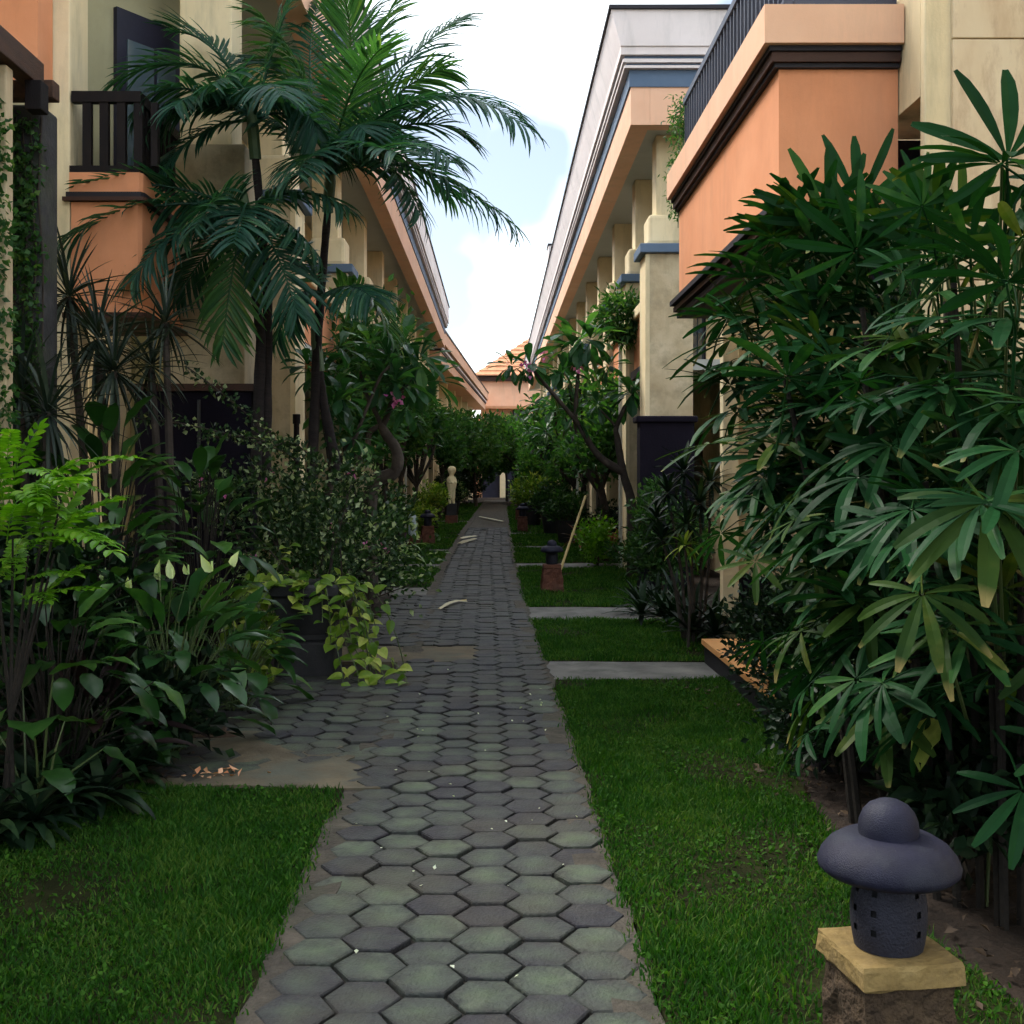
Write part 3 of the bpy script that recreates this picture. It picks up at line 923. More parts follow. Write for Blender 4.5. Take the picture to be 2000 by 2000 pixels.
# ------------------------------------------------------------------ buildings
def row_house(side, name, label, y0, y1, cols, xe, dx, zt=0.0):
    """two-storey arcade: columns, parapets, soffit, beam and stepped roof fascia; side = +1 right, -1 left"""
    t = thing(name, label, 'building', (side * 3.0, y0, 0))
    S = lambda a: side * a
    B = lambda: MB()
    xo, xb = xe
    B().box(S(3.35), S(3.6), y0, y1, -.05, 3.0).obj('ground_floor_wall', M['tan'], t)
    B().box(S(3.4), S(3.65), y0, y1, 3.0, 6.2).obj('upper_wall', M['cream'], t)
    B().box(S(2.2), S(3.5), cols[0] + .05, y1, 2.86, 3.0).obj('floor_slab', M['soffit'], t)
    B().box(S(xb + .22), S(3.7), y0 + .04, y1, 5.96, 6.08).obj('soffit', M['soffit'], t)
    B().box(S(xb + .242), S(3.88), y0, y0 + .24, 5.87, 6.338).obj('end_beam', M['peach'], t)
    B().box(S(3.36), S(3.9), y0 + .25, y0 + .5, -.05, 6.2).obj('end_wall', M['cream'], t)
    bm = B().box(S(xb), S(xb + .24), y0, y1, 5.87, 6.34).obj('beam', M['peach'], t)
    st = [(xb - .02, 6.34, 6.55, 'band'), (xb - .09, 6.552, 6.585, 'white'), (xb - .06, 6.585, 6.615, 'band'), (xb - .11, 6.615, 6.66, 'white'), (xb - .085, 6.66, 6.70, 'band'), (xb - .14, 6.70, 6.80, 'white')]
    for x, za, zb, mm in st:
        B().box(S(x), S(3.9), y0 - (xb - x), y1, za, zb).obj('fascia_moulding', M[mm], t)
    B().prism([(S(xb - .14), 6.802), (S(xo), 7.25), (S(3.9), 7.25), (S(3.9), 6.802)], y0 - .16, y1).obj('roof_parapet', M['white'], t)
    B().box(S(xo - .03), S(3.9), y0 - .2, y1, 7.252, 7.30).obj('roof_capping', M['trim'], t)
    B().box(S(1.0 + 2.7), S(3.72), y0, y1, 6.1, 7.2)
    cx0, cw = dx
    for i, yc in enumerate(cols):
        c = B().box(S(cx0), S(cx0 + cw), yc, yc + .6, -.05, 4.38).obj('column', M['tan'], t, bevel=.012)
        B().box(S(cx0 - .004), S(cx0 + .05), yc - .004, yc + .604, .0, 4.37).obj('lit_side_face', M['cream'], c)  # cream over the tan puts the lit path side into colour
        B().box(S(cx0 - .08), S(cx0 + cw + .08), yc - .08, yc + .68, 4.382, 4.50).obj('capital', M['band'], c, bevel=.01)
        B().box(S(cx0 + .04), S(cx0 + cw), yc + .02, yc + .56, 4.502, 4.9).obj('pedestal', M['cream'], c, bevel=.05)
        B().box(S(cx0 + .15), S(cx0 + cw - .02), yc + .1, yc + .5, 4.902, 5.958).obj('upper_shaft', M['cream'], c, bevel=.012)
        if i in (1, 4):
            B().tube([(S(cx0 - .05), yc + .3, -.02), (S(cx0 - .05), yc + .3, 4.3)], .03, 8).obj('downpipe', M['soffit'], c, smooth=True)
        if i + 1 < len(cols):
            ya, yb = yc + .602, cols[i + 1] - .002
            B().box(S(cx0 + .12), S(cx0 + .3), ya, yb, 2.84, 3.75).obj('balcony_parapet', M['orange'], t)
            B().box(S(cx0 + .05), S(cx0 + .33), ya, yb, 3.752, 3.9).obj('parapet_coping', M['cream'], t, bevel=.02)
            B().box(S(cx0 + .07), S(cx0 + .118), ya, yb, 2.9, 3.02).obj('parapet_trim', M['trim'], t)
            ym = (ya + yb) / 2
            wdn = B().box(S(3.36), S(3.399), ym - .5, ym + .5, 3.02, 5.15).obj('balcony_door', M['frame'], t)
            for q in (-.24, .24):
                B().box(S(3.345), S(3.358), ym + q - .19, ym + q + .19, 3.2, 5.0).obj('pane', M['glass'], wdn)
            dr = B().box(S(3.3), S(3.349), ym - .5, ym + .5, 0.02, 2.2).obj('door', M['wood'], t)
            B().box(S(3.29), S(3.299), ym + .36, ym + .42, 1.0, 1.12).obj('handle', M['blue_metal'], dr)
    return t


row_house(1, 'arcade_building', 'two storey building with long white eave and tan columns opposite the palms', 14.75, 62,
          [15.4, 17.75] + [20.9 + 3.2 * k for k in range(12)], (1.42, 1.68), (1.95, .62))
row_house(-1, 'arcade_building', 'two storey building with long white eave behind the feather palms', 10.4, 40.9,
          [12.5, 16.9, 20.3, 23.5, 26.7, 29.9, 33.1, 36.3, 39.5], (1.66, 1.80), (2.14, .55))

# far angled wing on the left
wing = thing('angled_wing', 'far wing with pink fascia slanting in towards the path end', 'building', (-1.9, 41, 0))
wm = Matrix.Translation((-1.82, 41.0, 0)) @ Matrix.Rotation(-math.atan2(1.3, 31.8), 4, 'Z')
for nm, mm, bx in (('wall', 'cream', (-3.6, -1.2, 0.1, 31.5, -.05, 5.5)), ('beam', 'peach', (-1.9, -.16, 0, 31.6, 5.42, 5.78)),
                   ('fascia_moulding', 'trim', (-1.9, -.12, 0, 31.7, 5.782, 5.86)), ('fascia_moulding', 'white', (-1.9, -.08, 0, 31.8, 5.862, 5.94)),
                   ('fascia_moulding', 'trim', (-1.9, -.10, 0, 31.8, 5.942, 6.02)), ('roof_parapet', 'peach', (-1.9, 0, 0, 31.9, 6.022, 6.45)), ('roof_capping', 'trim', (-1.9, .03, 0, 31.9, 6.452, 6.52))):
    MB().box(*bx, m=wm).obj(nm, M[mm], wing)
for k in range(7):
    MB().box(-1.19, -.75, 1.2 + k * 4.4, 1.75 + k * 4.4, -.05, 5.41, m=wm).obj('column', M['cream'], wing)
    MB().box(-1.195, -1.1, 2.6 + k * 4.4, 3.8 + k * 4.4, 0.02, 2.3, m=wm).obj('door', M['wood'], wing)

# end house with orange tiled hip roof
eh = thing('end_house', 'orange tiled house closing the far end of the alley', 'building', (3, 74, 0))
MB().box(-1.0, 14, 74, 84, -.05, 7.3).obj('wall', M['peach'], eh)
MB().box(-1.3, 14.4, 73.5, 84.5, 7.3, 7.6).obj('eave_board', M['trim_brown'], eh)
m = MB()
for k in range(14):                    # tile courses stepping up the hip
    a, b = k / 14, (k + 1) / 14
    z0, z1 = 7.6 + 4.2 * a, 7.6 + 4.2 * b
    q = lambda t: (-1.5 + 5.6 * t, 14.6 - 4.5 * t, 73.2 + 5.6 * t, 84.7 - 5.6 * t)
    A, C = q(a), q(b)
    v = [(A[0], A[2], z0 + .07), (A[1], A[2], z0 + .07), (A[1], A[3], z0 + .07), (A[0], A[3], z0 + .07), (C[0], C[2], z1), (C[1], C[2], z1), (C[1], C[3], z1), (C[0], C[3], z1), (A[0], A[2], z0), (A[1], A[2], z0), (A[1], A[3], z0), (A[0], A[3], z0)]
    m.add(v, [(0, 1, 5, 4), (1, 2, 6, 5), (2, 3, 7, 6), (3, 0, 4, 7), (8, 9, 1, 0), (9, 10, 2, 1), (10, 11, 3, 2), (11, 8, 0, 3)])
rf = m.obj('roof', M['roof_tile'], eh)
MB().tube([(4.1, 78.9, 11.75), (10.1, 78.9, 11.75)], .16, 8).obj('ridge_tile', M['roof_tile'], rf)
MB().prism([(-1.2, 5.5), (2.2, 5.5), (2.2, 5.65), (-1.2, 5.65)], 72.4, 74).obj('porch_roof', M['roof_tile'], eh)
for k in range(4):
    wn = MB().box(1.0 + k * 2.4, 2.0 + k * 2.4, 73.93, 73.998, 4.3, 5.5).obj('window', M['frame'], eh)
    MB().box(1.1 + k * 2.4, 1.9 + k * 2.4, 73.90, 73.928, 4.4, 5.4).obj('pane', M['glass'], wn)
MB().box(-9, -1.02, 75, 75.3, -.05, 5.0).obj('side_wall', M['peach'], eh)
gt = MB().box(-.9, 2.2, 73.9, 73.998, 0, 3.0).obj('doorway', M['frame'], eh)
for x in (.2, 1.35):
    MB().box(x, x + .35, 73.6, 73.89, 0, 2.9).obj('door_post', M['cream'], eh)

# near right house
nr = thing('balcony_house', 'peach house with orange balcony and blue railing behind the fan palm', 'building', (2.4, 6.1, 0))
pier = MB().box(2.21, 3.3, 6.08, 6.15, -.05, 6.2).obj('pier', M['cream'], nr, bevel=.01)
mar = surf('marble_cladding', [(0.25, (0.52, 0.36, 0.22)), (0.45, (0.68, 0.54, 0.36)), (0.75, (0.76, 0.64, 0.45))], scale=2.6, bump=0.08, rough=0.5, stretch=(1.6, 1, .55), stain=(0.34, 0.20, 0.12), stain_scale=3.2, stain_amt=0.9)
for k in range(5):
    MB().box(2.345, 3.28, 6.05, 6.078, .02 + k * 1.24, 1.252 + k * 1.24).obj('cladding_panel', mar, pier, bevel=.004)
MB().box(2.212, 3.3, 6.152, 6.95, 3.47, 6.1).obj('beam', M['cream'], nr)
MB().box(2.212, 3.3, 6.95, 7.0, -.05, 3.468).obj('recess_dark_panel', M['frame'], nr)  # added dark panel stands for the shade in the open recess
MB().box(2.212, 2.6, 6.10, 6.60, 3.3, 3.47)
# balcony: side wall along the path, front wall facing the viewer
Y1, Y2, XB = 6.47, 10.0, 1.55
par = MB().box(XB, XB + .16, Y1, Y2, 2.97, 3.72).box(XB + .16, 2.205, Y1, Y1 + .16, 2.97, 3.72).obj('balcony_wall', M['orange'], nr)
MB().box(XB - .03, XB + .17, Y1 - .03, Y2 + .02, 3.722, 3.745).box(XB + .17, 2.205, Y1 - .03, Y1 + .17, 3.722, 3.745).obj('lower_trim', M['trim'], nr)
MB().box(XB - .05, XB + .17, Y1 - .05, Y2 + .025, 3.747, 3.80).box(XB + .17, 2.205, Y1 - .05, Y1 + .17, 3.747, 3.80).obj('middle_band', M['trim_brown'], nr)
MB().box(XB - .065, XB + .17, Y1 - .065, Y2 + .03, 3.802, 3.83).box(XB + .17, 2.205, Y1 - .065, Y1 + .17, 3.802, 3.83).obj('upper_trim', M['trim'], nr)
MB().box(XB - .1, XB + .2, Y1 - .1, Y2 + .04, 3.832, 4.04).box(XB + .2, 2.205, Y1 - .1, Y1 + .2, 3.832, 4.04).obj('coping', M['peach'], nr)
for k in range(3):
    MB().box(XB - .02 - .03 * k, XB + .3, Y1 - .02 - .03 * k, Y2 + .01, 2.968 - .05 * (3 - k), 2.965 - .05 * (2 - k) - .008).obj('soffit_trim', M['trim' if k % 2 == 0 else 'trim_brown'], nr)
MB().box(XB + .1, 3.4, Y1 + .1, Y2, 2.83, 2.968).obj('balcony_floor', M['soffit'], nr)
rail = MB().box(XB + .03, XB + .085, Y1 + .02, Y2 - .02, 4.62, 4.67).box(XB + .09, 2.205, Y1 + .02, Y1 + .075, 4.62, 4.67).obj('handrail', M['blue_metal'], nr)
MB().box(XB + .03, XB + .085, Y1 + .02, Y2 - .02, 4.075, 4.115).box(XB + .09, 2.205, Y1 + .02, Y1 + .075, 4.075, 4.115).obj('bottom_rail', M['blue_metal'], nr)
for k in range(31):
    yb = Y1 + .06 + k * .1135
    MB().box(XB + .04, XB + .075, yb, yb + .022, 4.042, 4.62).obj('baluster', M['blue_metal'], nr)
for k in range(5):
    MB().box(XB + .12 + k * .11, XB + .145 + k * .11, Y1 + .03, Y1 + .065, 4.042, 4.62).obj('baluster', M['blue_metal'], nr)
MB().box(2.0, 2.14, 10.4, 10.55, -.05, 2.83).obj('porch_post', M['cream'], nr, bevel=.008)
MB().box(2.145, 4.4, 10.6, 10.8, .57, 3.6).obj('porch_wall', M['tan'], nr)
MB().box(2.1, 4.4, 10.55, 10.9, -.05, .568).obj('plinth', M['dark_wall'], nr)
MB().box(3.3, 3.6, 6.3, 10.6, -.05, 6.2).obj('side_wall', M['cream'], nr)
MB().box(3.31, 3.6, 1.5, 6.0, -.05, 6.2).obj('rear_wall', M['cream'], nr)
MB().box(2.05, 2.3, 6.9, 10.0, 4.9, 6.2)
st = thing('porch_step', 'low orange terracotta step with dark edge in front of the shrubs', 'step', (2.0, 8, 0))
MB().box(1.6, 2.9, 5.9, 9.2, .17, .21).obj('tread', M['step'], st)
MB().box(1.62, 2.9, 5.92, 9.18, -.02, .168).obj('riser', M['trim'], st)

# dark partition walls
pw = thing('partition_wall', 'dark purple partition wall with a thin cap before the arcade columns', 'wall', (2.05, 14.3, 0))
MB().box(1.74, 2.40, 14.3, 14.6, -.02, 2.12).obj('panel', M['dark_wall'], pw)
MB().box(1.69, 2.44, 14.25, 14.65, 2.122, 2.2).obj('cap', M['dark_wall'], pw, bevel=.02)
pw = thing('partition_wall', 'wide dark partition wall under the grey pillar behind the yuccas', 'wall', (-2.7, 9.2, 0))
MB().box(-2.95, -2.0, 9.6, 9.85, -.02, 2.17).obj('panel', M['dark_wall'], pw)
MB().box(-3.0, -1.96, 9.55, 9.9, 2.172, 2.23).obj('cap', M['trim_brown'], pw)
MB().tube([(-2.42, 9.57, 0), (-2.42, 9.57, 2.1)], .014, 6).obj('pipe', M['granite'], pw)

# near left house
nl = thing('balcony_house', 'cream house with small orange balcony and black wooden railing', 'building', (-3.2, 8.8, 0))
MB().box(-3.9, -3.19, 8.8, 9.2, -.05, 6.4).obj('pillar', M['cream'], nl, bevel=.01)
MB().box(-5.2, -3.31, 8.5, 8.78, 4.3, 6.4).obj('upper_parapet', M['orange'], nl)
MB().box(-5.2, -3.36, 8.6, 8.78, -.05, 4.298).obj('front_wall', M['olive'], nl)
wl = MB()
wl.add([(-3.6, 9.35, 2.8), (-3.3, 9.9, 2.8), (-2.86, 10.56, 2.8), (-2.7, 10.7, 2.8), (-3.6, 9.35, 6.4), (-3.3, 9.9, 6.4), (-2.86, 10.56, 6.4), (-2.7, 10.7, 6.4)], [(0, 1, 5, 4), (1, 2, 6, 5), (2, 3, 7, 6)])
wl.obj('bay_wall', M['olive'], nl)
dm = Matrix.Translation((-3.25, 9.98, 0)) @ Matrix.Rotation(math.atan2(.66, .44), 4, 'Z')
dr = MB().box(0, .68, -.05, -.004, 3.05, 5.45, m=dm).obj('balcony_door', M['frame'], nl)
MB().box(.1, .38, -.065, -.052, 3.2, 5.2, m=dm).obj('pane', M['glass'], dr)
MB().box(.42, .62, -.065, -.052, 3.2, 5.2, m=dm).obj('pane', M['glass'], dr)
c = MB().box(-2.83, -2.14, 10.0, 10.6, -.05, 4.3).obj('pillar', M['tan'], nl, bevel=.012)
MB().box(-2.72, -2.27, 10.1, 10.5, 4.302, 7.0).obj('upper_shaft', M['cream'], c, bevel=.012)
prof = [(-3.18, 8.8), (-2.68, 8.8), (-2.66, 8.84), (-2.66, 9.9), (-3.18, 9.9)]


def vert_prism(prof, z0, z1, grow=0.0):
    cx = sum(p[0] for p in prof) / len(prof); cy = sum(p[1] for p in prof) / len(prof)
    pp = [(x + math.copysign(grow, x - cx), y + math.copysign(grow, y - cy)) for x, y in prof]
    n = len(pp)
    return MB().add([(x, y, z0) for x, y in pp] + [(x, y, z1) for x, y in pp], [(i, (i + 1) % n, n + (i + 1) % n, n + i) for i in range(n)] + [tuple(range(n))[::-1], tuple(range(n, 2 * n))])


vert_prism(prof, 2.76, 3.53).obj('balcony_wall', M['orange'], nl)
vert_prism(prof, 3.532, 3.56, .05).obj('lower_trim', M['trim_brown'], nl)
vert_prism(prof, 3.562, 3.60, .03).obj('upper_trim', M['trim'], nl)
vert_prism(prof, 3.602, 3.75, .01).obj('coping', M['orange'], nl)
vert_prism(prof, 2.66, 2.70, .05).obj('soffit_trim', M['trim_brown'], nl)
vert_prism(prof, 2.70, 2.758, .02).obj('soffit_trim', M['orange'], nl)
vert_prism(prof, 3.752, 3.80, .01).obj('bottom_rail', M['black_wood'], nl)
MB().box(-3.18, -2.66, 8.80, 8.87, 4.28, 4.36).box(-2.73, -2.66, 8.872, 9.9, 4.28, 4.36).obj('handrail', M['black_wood'], nl)
for k in range(5):
    MB().box(-3.10 + k * .128, -3.035 + k * .128 - (.015 if k > 3 else 0), 8.81, 8.86, 3.802, 4.278).obj('baluster', M['black_wood'], nl)
for k in range(6):
    MB().box(-2.72, -2.675, 9.0 + k * .15, 9.06 + k * .15, 3.802, 4.278).obj('baluster', M['black_wood'], nl)
MB().box(-5.2, -3.9, 2.0, 8.5, -.05, 6.4).obj('rear_wall', M['cream'], nl)
MB().box(-4.6, -2.84, 10.8, 11.0, -.05, 6.34).obj('back_wall', M['olive'], nl)
MB().box(-3.9, -2.3, 9.0, 10.7, 6.35, 6.45).obj('soffit', M['soffit'], nl)

# wooden canopy and its stone pillar
cp = thing('wooden_canopy', 'dark brown wooden canopy eave above the mossy stone pillar', 'canopy', (-3, 7, 3.8))
MB().box(-2.86, -2.75, 3.6, 7.16, 3.84, 3.99).obj('fascia_beam', M['wood'], cp, bevel=.006)
MB().box(-4.4, -2.70, 7.02, 7.13, 3.79, 3.90, m=Matrix.Translation((0, .15, .0))).obj('end_beam', M['wood'], cp, bevel=.006)
MB().box(-2.80, -2.70, 6.98, 7.10, 3.66, 3.836).obj('corbel', M['black_wood'], cp, bevel=.006)
for k in range(7):
    MB().box(-3.02 - k * .17, -2.87 - k * .17, 3.6, 7.14, 3.93 + k * .008, 3.955 + k * .008).obj('plank', M['wood'], cp)
for k in range(4):
    MB().box(-4.3, -2.87, 3.8 + k * .95, 3.88 + k * .95, 3.84, 3.925).obj('rafter', M['wood'], cp)
MB().box(-3.03, -2.81, 7.28, 7.55, -.05, 3.785).obj('pillar', M['granite'], cp, bevel=.02)
MB().box(-2.96, -2.79, 6.7, 6.8, -.05, 3.83).obj('post', M['tan'], cp, bevel=.01)

vn = thing('creeping_vine', 'small leaved vine climbing the grey stone pillar under the canopy', 'vine', (-2.9, 7.25, 0))
rng = np.random.default_rng(9)
n = 520
z = rng.uniform(.6, 3.7, n)
xx = -3.02 + rng.uniform(0, 1, n) ** 1.4 * .2
c = np.stack([xx, 7.255 + rng.uniform(-.03, .0, n), z], 1)
c2 = np.stack([-2.95 + rng.uniform(0, 1, 260) * .2, 6.68 + rng.uniform(-.02, .0, 260), rng.uniform(.9, 3.7, 260)], 1)
c = np.concatenate([c, c2])
v, f = cloud(rng, c, .02, 5, .045, .032, droop=.5)
foliage_part('foliage', vn, G['tree'], v, f)
for k in range(4):
    MB().tube([(-2.96 + .05 * k + .02 * math.sin(q * 2.0 + k), 7.265, .1 + q * .45) for q in range(9)], [.006] * 9, 5).obj('stem', M['bark_grey'], vn)

# roof items
tk = thing('roof_box', 'small pale box on the roof edge of the arcade building', 'box', (1.5, 33, 7.3))
MB().box(1.45, 1.95, 33, 33.8, 7.302, 7.9).obj('housing', M['white'], tk, bevel=.03)
MB().box(1.43, 1.97, 32.98, 33.82, 7.902, 7.95).obj('lid', M['trim'], tk)
an = thing('roof_aerial', 'thin television aerial on the roof edge above the columns', 'aerial', (1.6, 30, 7.3))
MB().tube([(1.6, 18, 7.3), (1.6, 18, 8.1)], .012, 5).obj('mast', M['granite'], an)
for k in range(4):
    MB().tube([(1.35 + .04 * k, 18.0 + .0 * k, 7.75 + .1 * k), (1.85 - .04 * k, 18.0, 7.75 + .1 * k)], .006, 4).obj('rod', M['granite'], an)

# ------------------------------------------------------------------ stone lanterns
def lantern(x, y, label, ped, pedw, rot=0.0, capm='yellow_stone', s=1.0, hole=True):
    t = thing('stone_lantern', label, 'lantern', (x, y, 0), 'stone lanterns along the path')
    o = Matrix.Translation((x, y, 0)) @ Matrix.Rotation(rot, 4, 'Z') @ Matrix.Diagonal((s, s, s, 1))
    w1, w0 = pedw
    rg = random.Random(int(x * 100) + int(y))
    # rough pedestal: stacked uneven courses
    p = MB()
    nz, ns = 9, 6
    ring = []
    for k in range(nz + 1):
        q = k / nz
        hw = w0 + (w1 - w0) * q
        loop = []
        for e in range(4):
            for j in range(ns):
                u = -1 + 2 * j / ns
                px, py = [(u, -1), (1, u), (-u, 1), (-1, -u)][e]
                jt = .010
                loop.append((px * hw + rg.uniform(-jt, jt), py * hw + rg.uniform(-jt, jt), -.02 + .375 * q + (rg.uniform(-.006, .006) if 0 < k < nz else 0)))
        ring.append(loop)
    v = [a for l in ring for a in l]
    nn = ns * 4
    f = [(k * nn + i, k * nn + (i + 1) % nn, (k + 1) * nn + (i + 1) % nn, (k + 1) * nn + i) for k in range(nz) for i in range(nn)] + [tuple(range(nz * nn, (nz + 1) * nn))]
    p.add(v, f, o).obj('pedestal', M[ped], t)
    # weathered square slab
    a = MB()
    loop = []
    hw = .121
    for e in range(4):
        for j in range(6):
            u = -1 + 2 * j / 6
            loop.append([(u, -1), (1, u), (-u, 1), (-1, -u)][e])
    v = []
    for hz, gr in ((.356, .94), (.362, 1.0), (.402, 1.0), (.411, .965)):
        for (px, py) in loop:
            v.append((px * hw * gr + rg.uniform(-.003, .003), py * hw * gr + rg.uniform(-.003, .003), hz + rg.uniform(-.002, .002)))
    nn = 24
    f = [(k * nn + i, k * nn + (i + 1) % nn, (k + 1) * nn + (i + 1) % nn, (k + 1) * nn + i) for k in range(3) for i in range(nn)] + [tuple(range(3 * nn, 4 * nn)), tuple(range(nn))[::-1]]
    a.add(v, f, o).obj('cap_slab', M[capm], t)
    # pierced barrel body
    def barrel(gr, sk=None):
        b = MB()
        b.lathe([((.066 + .020 * math.sin(math.pi * (.18 + .74 * k / 12))) * gr, .412 + .0145 * k) for k in range(13)], 40, skip=sk)
        b.v = [np.concatenate([q, np.ones((len(q), 1))], 1) @ np.array(o).T for q in b.v]
        b.v = [q[:, :3] for q in b.v]
        return b
    bd = barrel(1, (lambda i, k: i in (3, 6, 9) and k % 4 == 0 and (k // 4) % 4 != 3) if hole else None).obj('lamp_body', M['lantern_body'], t, smooth=True)
    barrel(.9).obj('dark_hollow_shell', M['hollow_shade'], bd)  # near-black shell puts the shade inside the lantern into colour
    h = MB().lathe([(.0, .572), (.10, .572), (.145, .580), (.158, .592), (.160, .604), (.152, .624), (.134, .646), (.108, .662), (.08, .668), (.0, .669)], 40)
    h.v = [(np.concatenate([q, np.ones((len(q), 1))], 1) @ np.array(o).T)[:, :3] for q in h.v]
    hd = h.obj('mushroom_cap', M['lantern'], t, smooth=True)
    h = MB().lathe([(.066, .662), (.068, .680), (.066, .700), (.058, .720), (.044, .736), (.024, .746), (.0, .749)], 28)
    h.v = [(np.concatenate([q, np.ones((len(q), 1))], 1) @ np.array(o).T)[:, :3] for q in h.v]
    h.obj('finial', M['lantern'], t, smooth=True)
    return t


lantern(.905, 2.72, 'large dark mushroom lantern on yellow sandstone slab in the nearest lawn', 'rough_brick', (.104, .112), rad(9))
lantern(.69, 14.7, 'dark mushroom lantern on red brick base in the lawn beside the bamboo pole', 'red_brick', (.12, .165), rad(3), capm='red_brick', s=.9)
lantern(-1.44, 24.6, 'dark lantern on red brick base near the pale blue container', 'red_brick', (.12, .15), rad(10), capm='red_brick', s=1.0)
lantern(.66, 30, 'small far lantern on red brick base beside the potted shrubs', 'red_brick', (.12, .13), rad(0), capm='red_brick', s=1.0)
lantern(.72, 37, 'farthest lantern half hidden behind another lantern near the clipped pot shrub', 'red_brick', (.12, .13), rad(0), capm='red_brick', s=1.0)

# ------------------------------------------------------------------ statue
stt = thing('garden_statue', 'pale yellow stone statue of a standing child on a dark block', 'statue', (-1.32, 34.5, 0))
MB().box(-1.50, -1.14, 34.35, 34.7, -.02, .28).obj('brick_base', M['red_brick'], stt, bevel=.01)
MB().box(-1.47, -1.17, 34.38, 34.67, .282, .62).obj('block', M['pot'], stt, bevel=.01)
sk = bpy.data.meshes.new('figure')
V = [(0, 0, .45), (0, .0, .58), (0, .0, .70), (0, 0, .80), (0, -.01, .87), (0, -.015, .95), (.0, -.02, 1.04),
     (-.055, 0, .42), (-.06, -.01, .22), (-.06, 0, .02), (-.06, -.05, .01),
     (.055, 0, .42), (.06, -.01, .22), (.06, 0, .02), (.06, -.05, .01),
     (-.105, 0, .735), (-.12, -.02, .60), (-.03, -.13, .62),
     (.105, 0, .735), (.12, -.02, .60), (.03, -.13, .64), (0, -.02, 1.10)]
E = [(0, 1), (1, 2), (2, 3), (3, 4), (4, 5), (5, 6), (0, 7), (7, 8), (8, 9), (9, 10), (0, 11), (11, 12), (12, 13), (13, 14), (2, 15), (15, 16), (16, 17), (2, 18), (18, 19), (19, 20), (6, 21)]
rr = [.13, .135, .13, .06, .07, .14, .135, .075, .058, .045, .035, .075, .058, .045, .035, .06, .055, .05, .06, .055, .05, .06]
sk.from_pydata(V, E, [])
so = link('figure', sk, M['statue'], stt)
so.location = (0, .02, .625)
so.rotation_euler = (0, 0, rad(35))
so.modifiers.new('skin', 'SKIN')
for i, r_ in enumerate(rr):
    sk.skin_vertices[0].data[i].radius = (r_, r_)
sk.skin_vertices[0].data[0].use_root = True
sb = so.modifiers.new('sub', 'SUBSURF'); sb.levels = 2; sb.render_levels = 2

# ------------------------------------------------------------------ feather palms
def palm(name, label, trunks, fronds, seed, ll=.52, lw=.034):
    b = trunks[0][0]
    t = thing(name, label, 'palm tree', (b[0], b[1], 0))
    for tr in trunks:
        pts = [Vector(p) for p in tr]
        k = len(pts)
        fine = []
        for i in range(k - 1):
            for q in range(8):
                fine.append(pts[i].lerp(pts[i + 1], q / 8))
        fine.append(pts[-1])
        nf = len(fine)
        MB().tube(fine, [(.048 - .018 * i / nf) * (1.12 if i % 3 == 0 else 1.0) for i in range(nf)], 9).obj('trunk', M['bark'], t, smooth=True)
        MB().tube([fine[-1], fine[-1].lerp(fine[-1] + (fine[-1] - fine[-4]).normalized() * .5, .5), fine[-1] + (fine[-1] - fine[-4]).normalized() * .5], [.048, .05, .022], 8).obj('crownshaft', M['crownshaft'], t, smooth=True)
    for i, fr in enumerate(fronds):
        p0, p1, p2 = fr[:3]
        ln = (p1 - p0).length + (p2 - p1).length
        mt = fr[3] if len(fr) > 3 else 'palm'
        me = frond_mesh(p0, p1, p2, int(14 + ln * 12), ll * min(1.15, .55 + ln * .26), lw, ORG[t], seed=seed + i, droop=R(.35, 1.1), lift=R(-.15, .3))
        link('frond', me, G[mt], t)
    return t


C2 = at(622, 330, 10.2)
F2 = [(C2, at(800, 90, 10.0), at(985, 235, 9.7)), (C2, at(780, 260, 10.0), at(965, 420, 9.8)), (C2, at(720, 130, 10.6), at(865, 35, 10.8)),
      (C2, at(690, 100, 10.0), at(640, -40, 9.6), 'palm_bright'), (C2, at(600, 150, 9.8), at(490, 25, 9.4), 'palm_bright'),
      (C2, at(560, 220, 9.8), at(420, 190, 9.4)), (C2, at(730, 220, 10.3), at(850, 370, 10.6)),
      (C2, at(650, 150, 9.4), at(720, 90, 8.9), 'palm_bright'), (C2, at(600, 250, 9.2), at(560, 330, 8.6)), (C2, at(680, 250, 9.2), at(750, 290, 8.6)),
      (C2, at(640, 100, 11.0), at(700, 20, 11.8)), (C2, at(740, 150, 10.2), at(840, 130, 10.2), 'palm_bright'), (C2, at(560, 130, 10.8), at(600, 10, 11.2)),
      (C2, at(560, 300, 9.6), at(470, 400, 9.3)), (C2, at(700, 200, 9.6), at(790, 190, 9.2))]
C2b = at(612, 560, 10.0)
F2 += [(C2b, at(690, 500, 9.8), at(735, 640, 9.6), 'palm_bright'), (C2b, at(560, 510, 9.9), at(520, 650, 9.8)), (C2b, at(660, 520, 9.4), at(700, 560, 9.0)), (C2b, at(580, 480, 10.2), at(545, 430, 10.4))]
F2 += [(C2, at(720, 250, 9.8), at(790, 400, 9.4)), (C2, at(760, 220, 9.6), at(845, 300, 9.2)), (C2, at(700, 60, 10.1), at(760, -20, 10.0), 'palm_bright'), (C2, at(770, 180, 10.1), at(880, 260, 10.0)), (C2, at(660, 200, 9.5), at(690, 250, 9.0)), (C2, at(560, 90, 10.0), at(470, 120, 9.9))]
palm('feather_palm', 'tall slender feather palm whose fronds arch into the sky gap', [[at(588, 905, 10.3) * 1, at(600, 620, 10.25), at(618, 400, 10.2)], [at(640, 905, 10.4), at(610, 760, 10.3), at(603, 700, 10.28)], ], F2, 100)
C1 = at(466, 400, 9.3)
C3 = at(478, 225, 9.5)
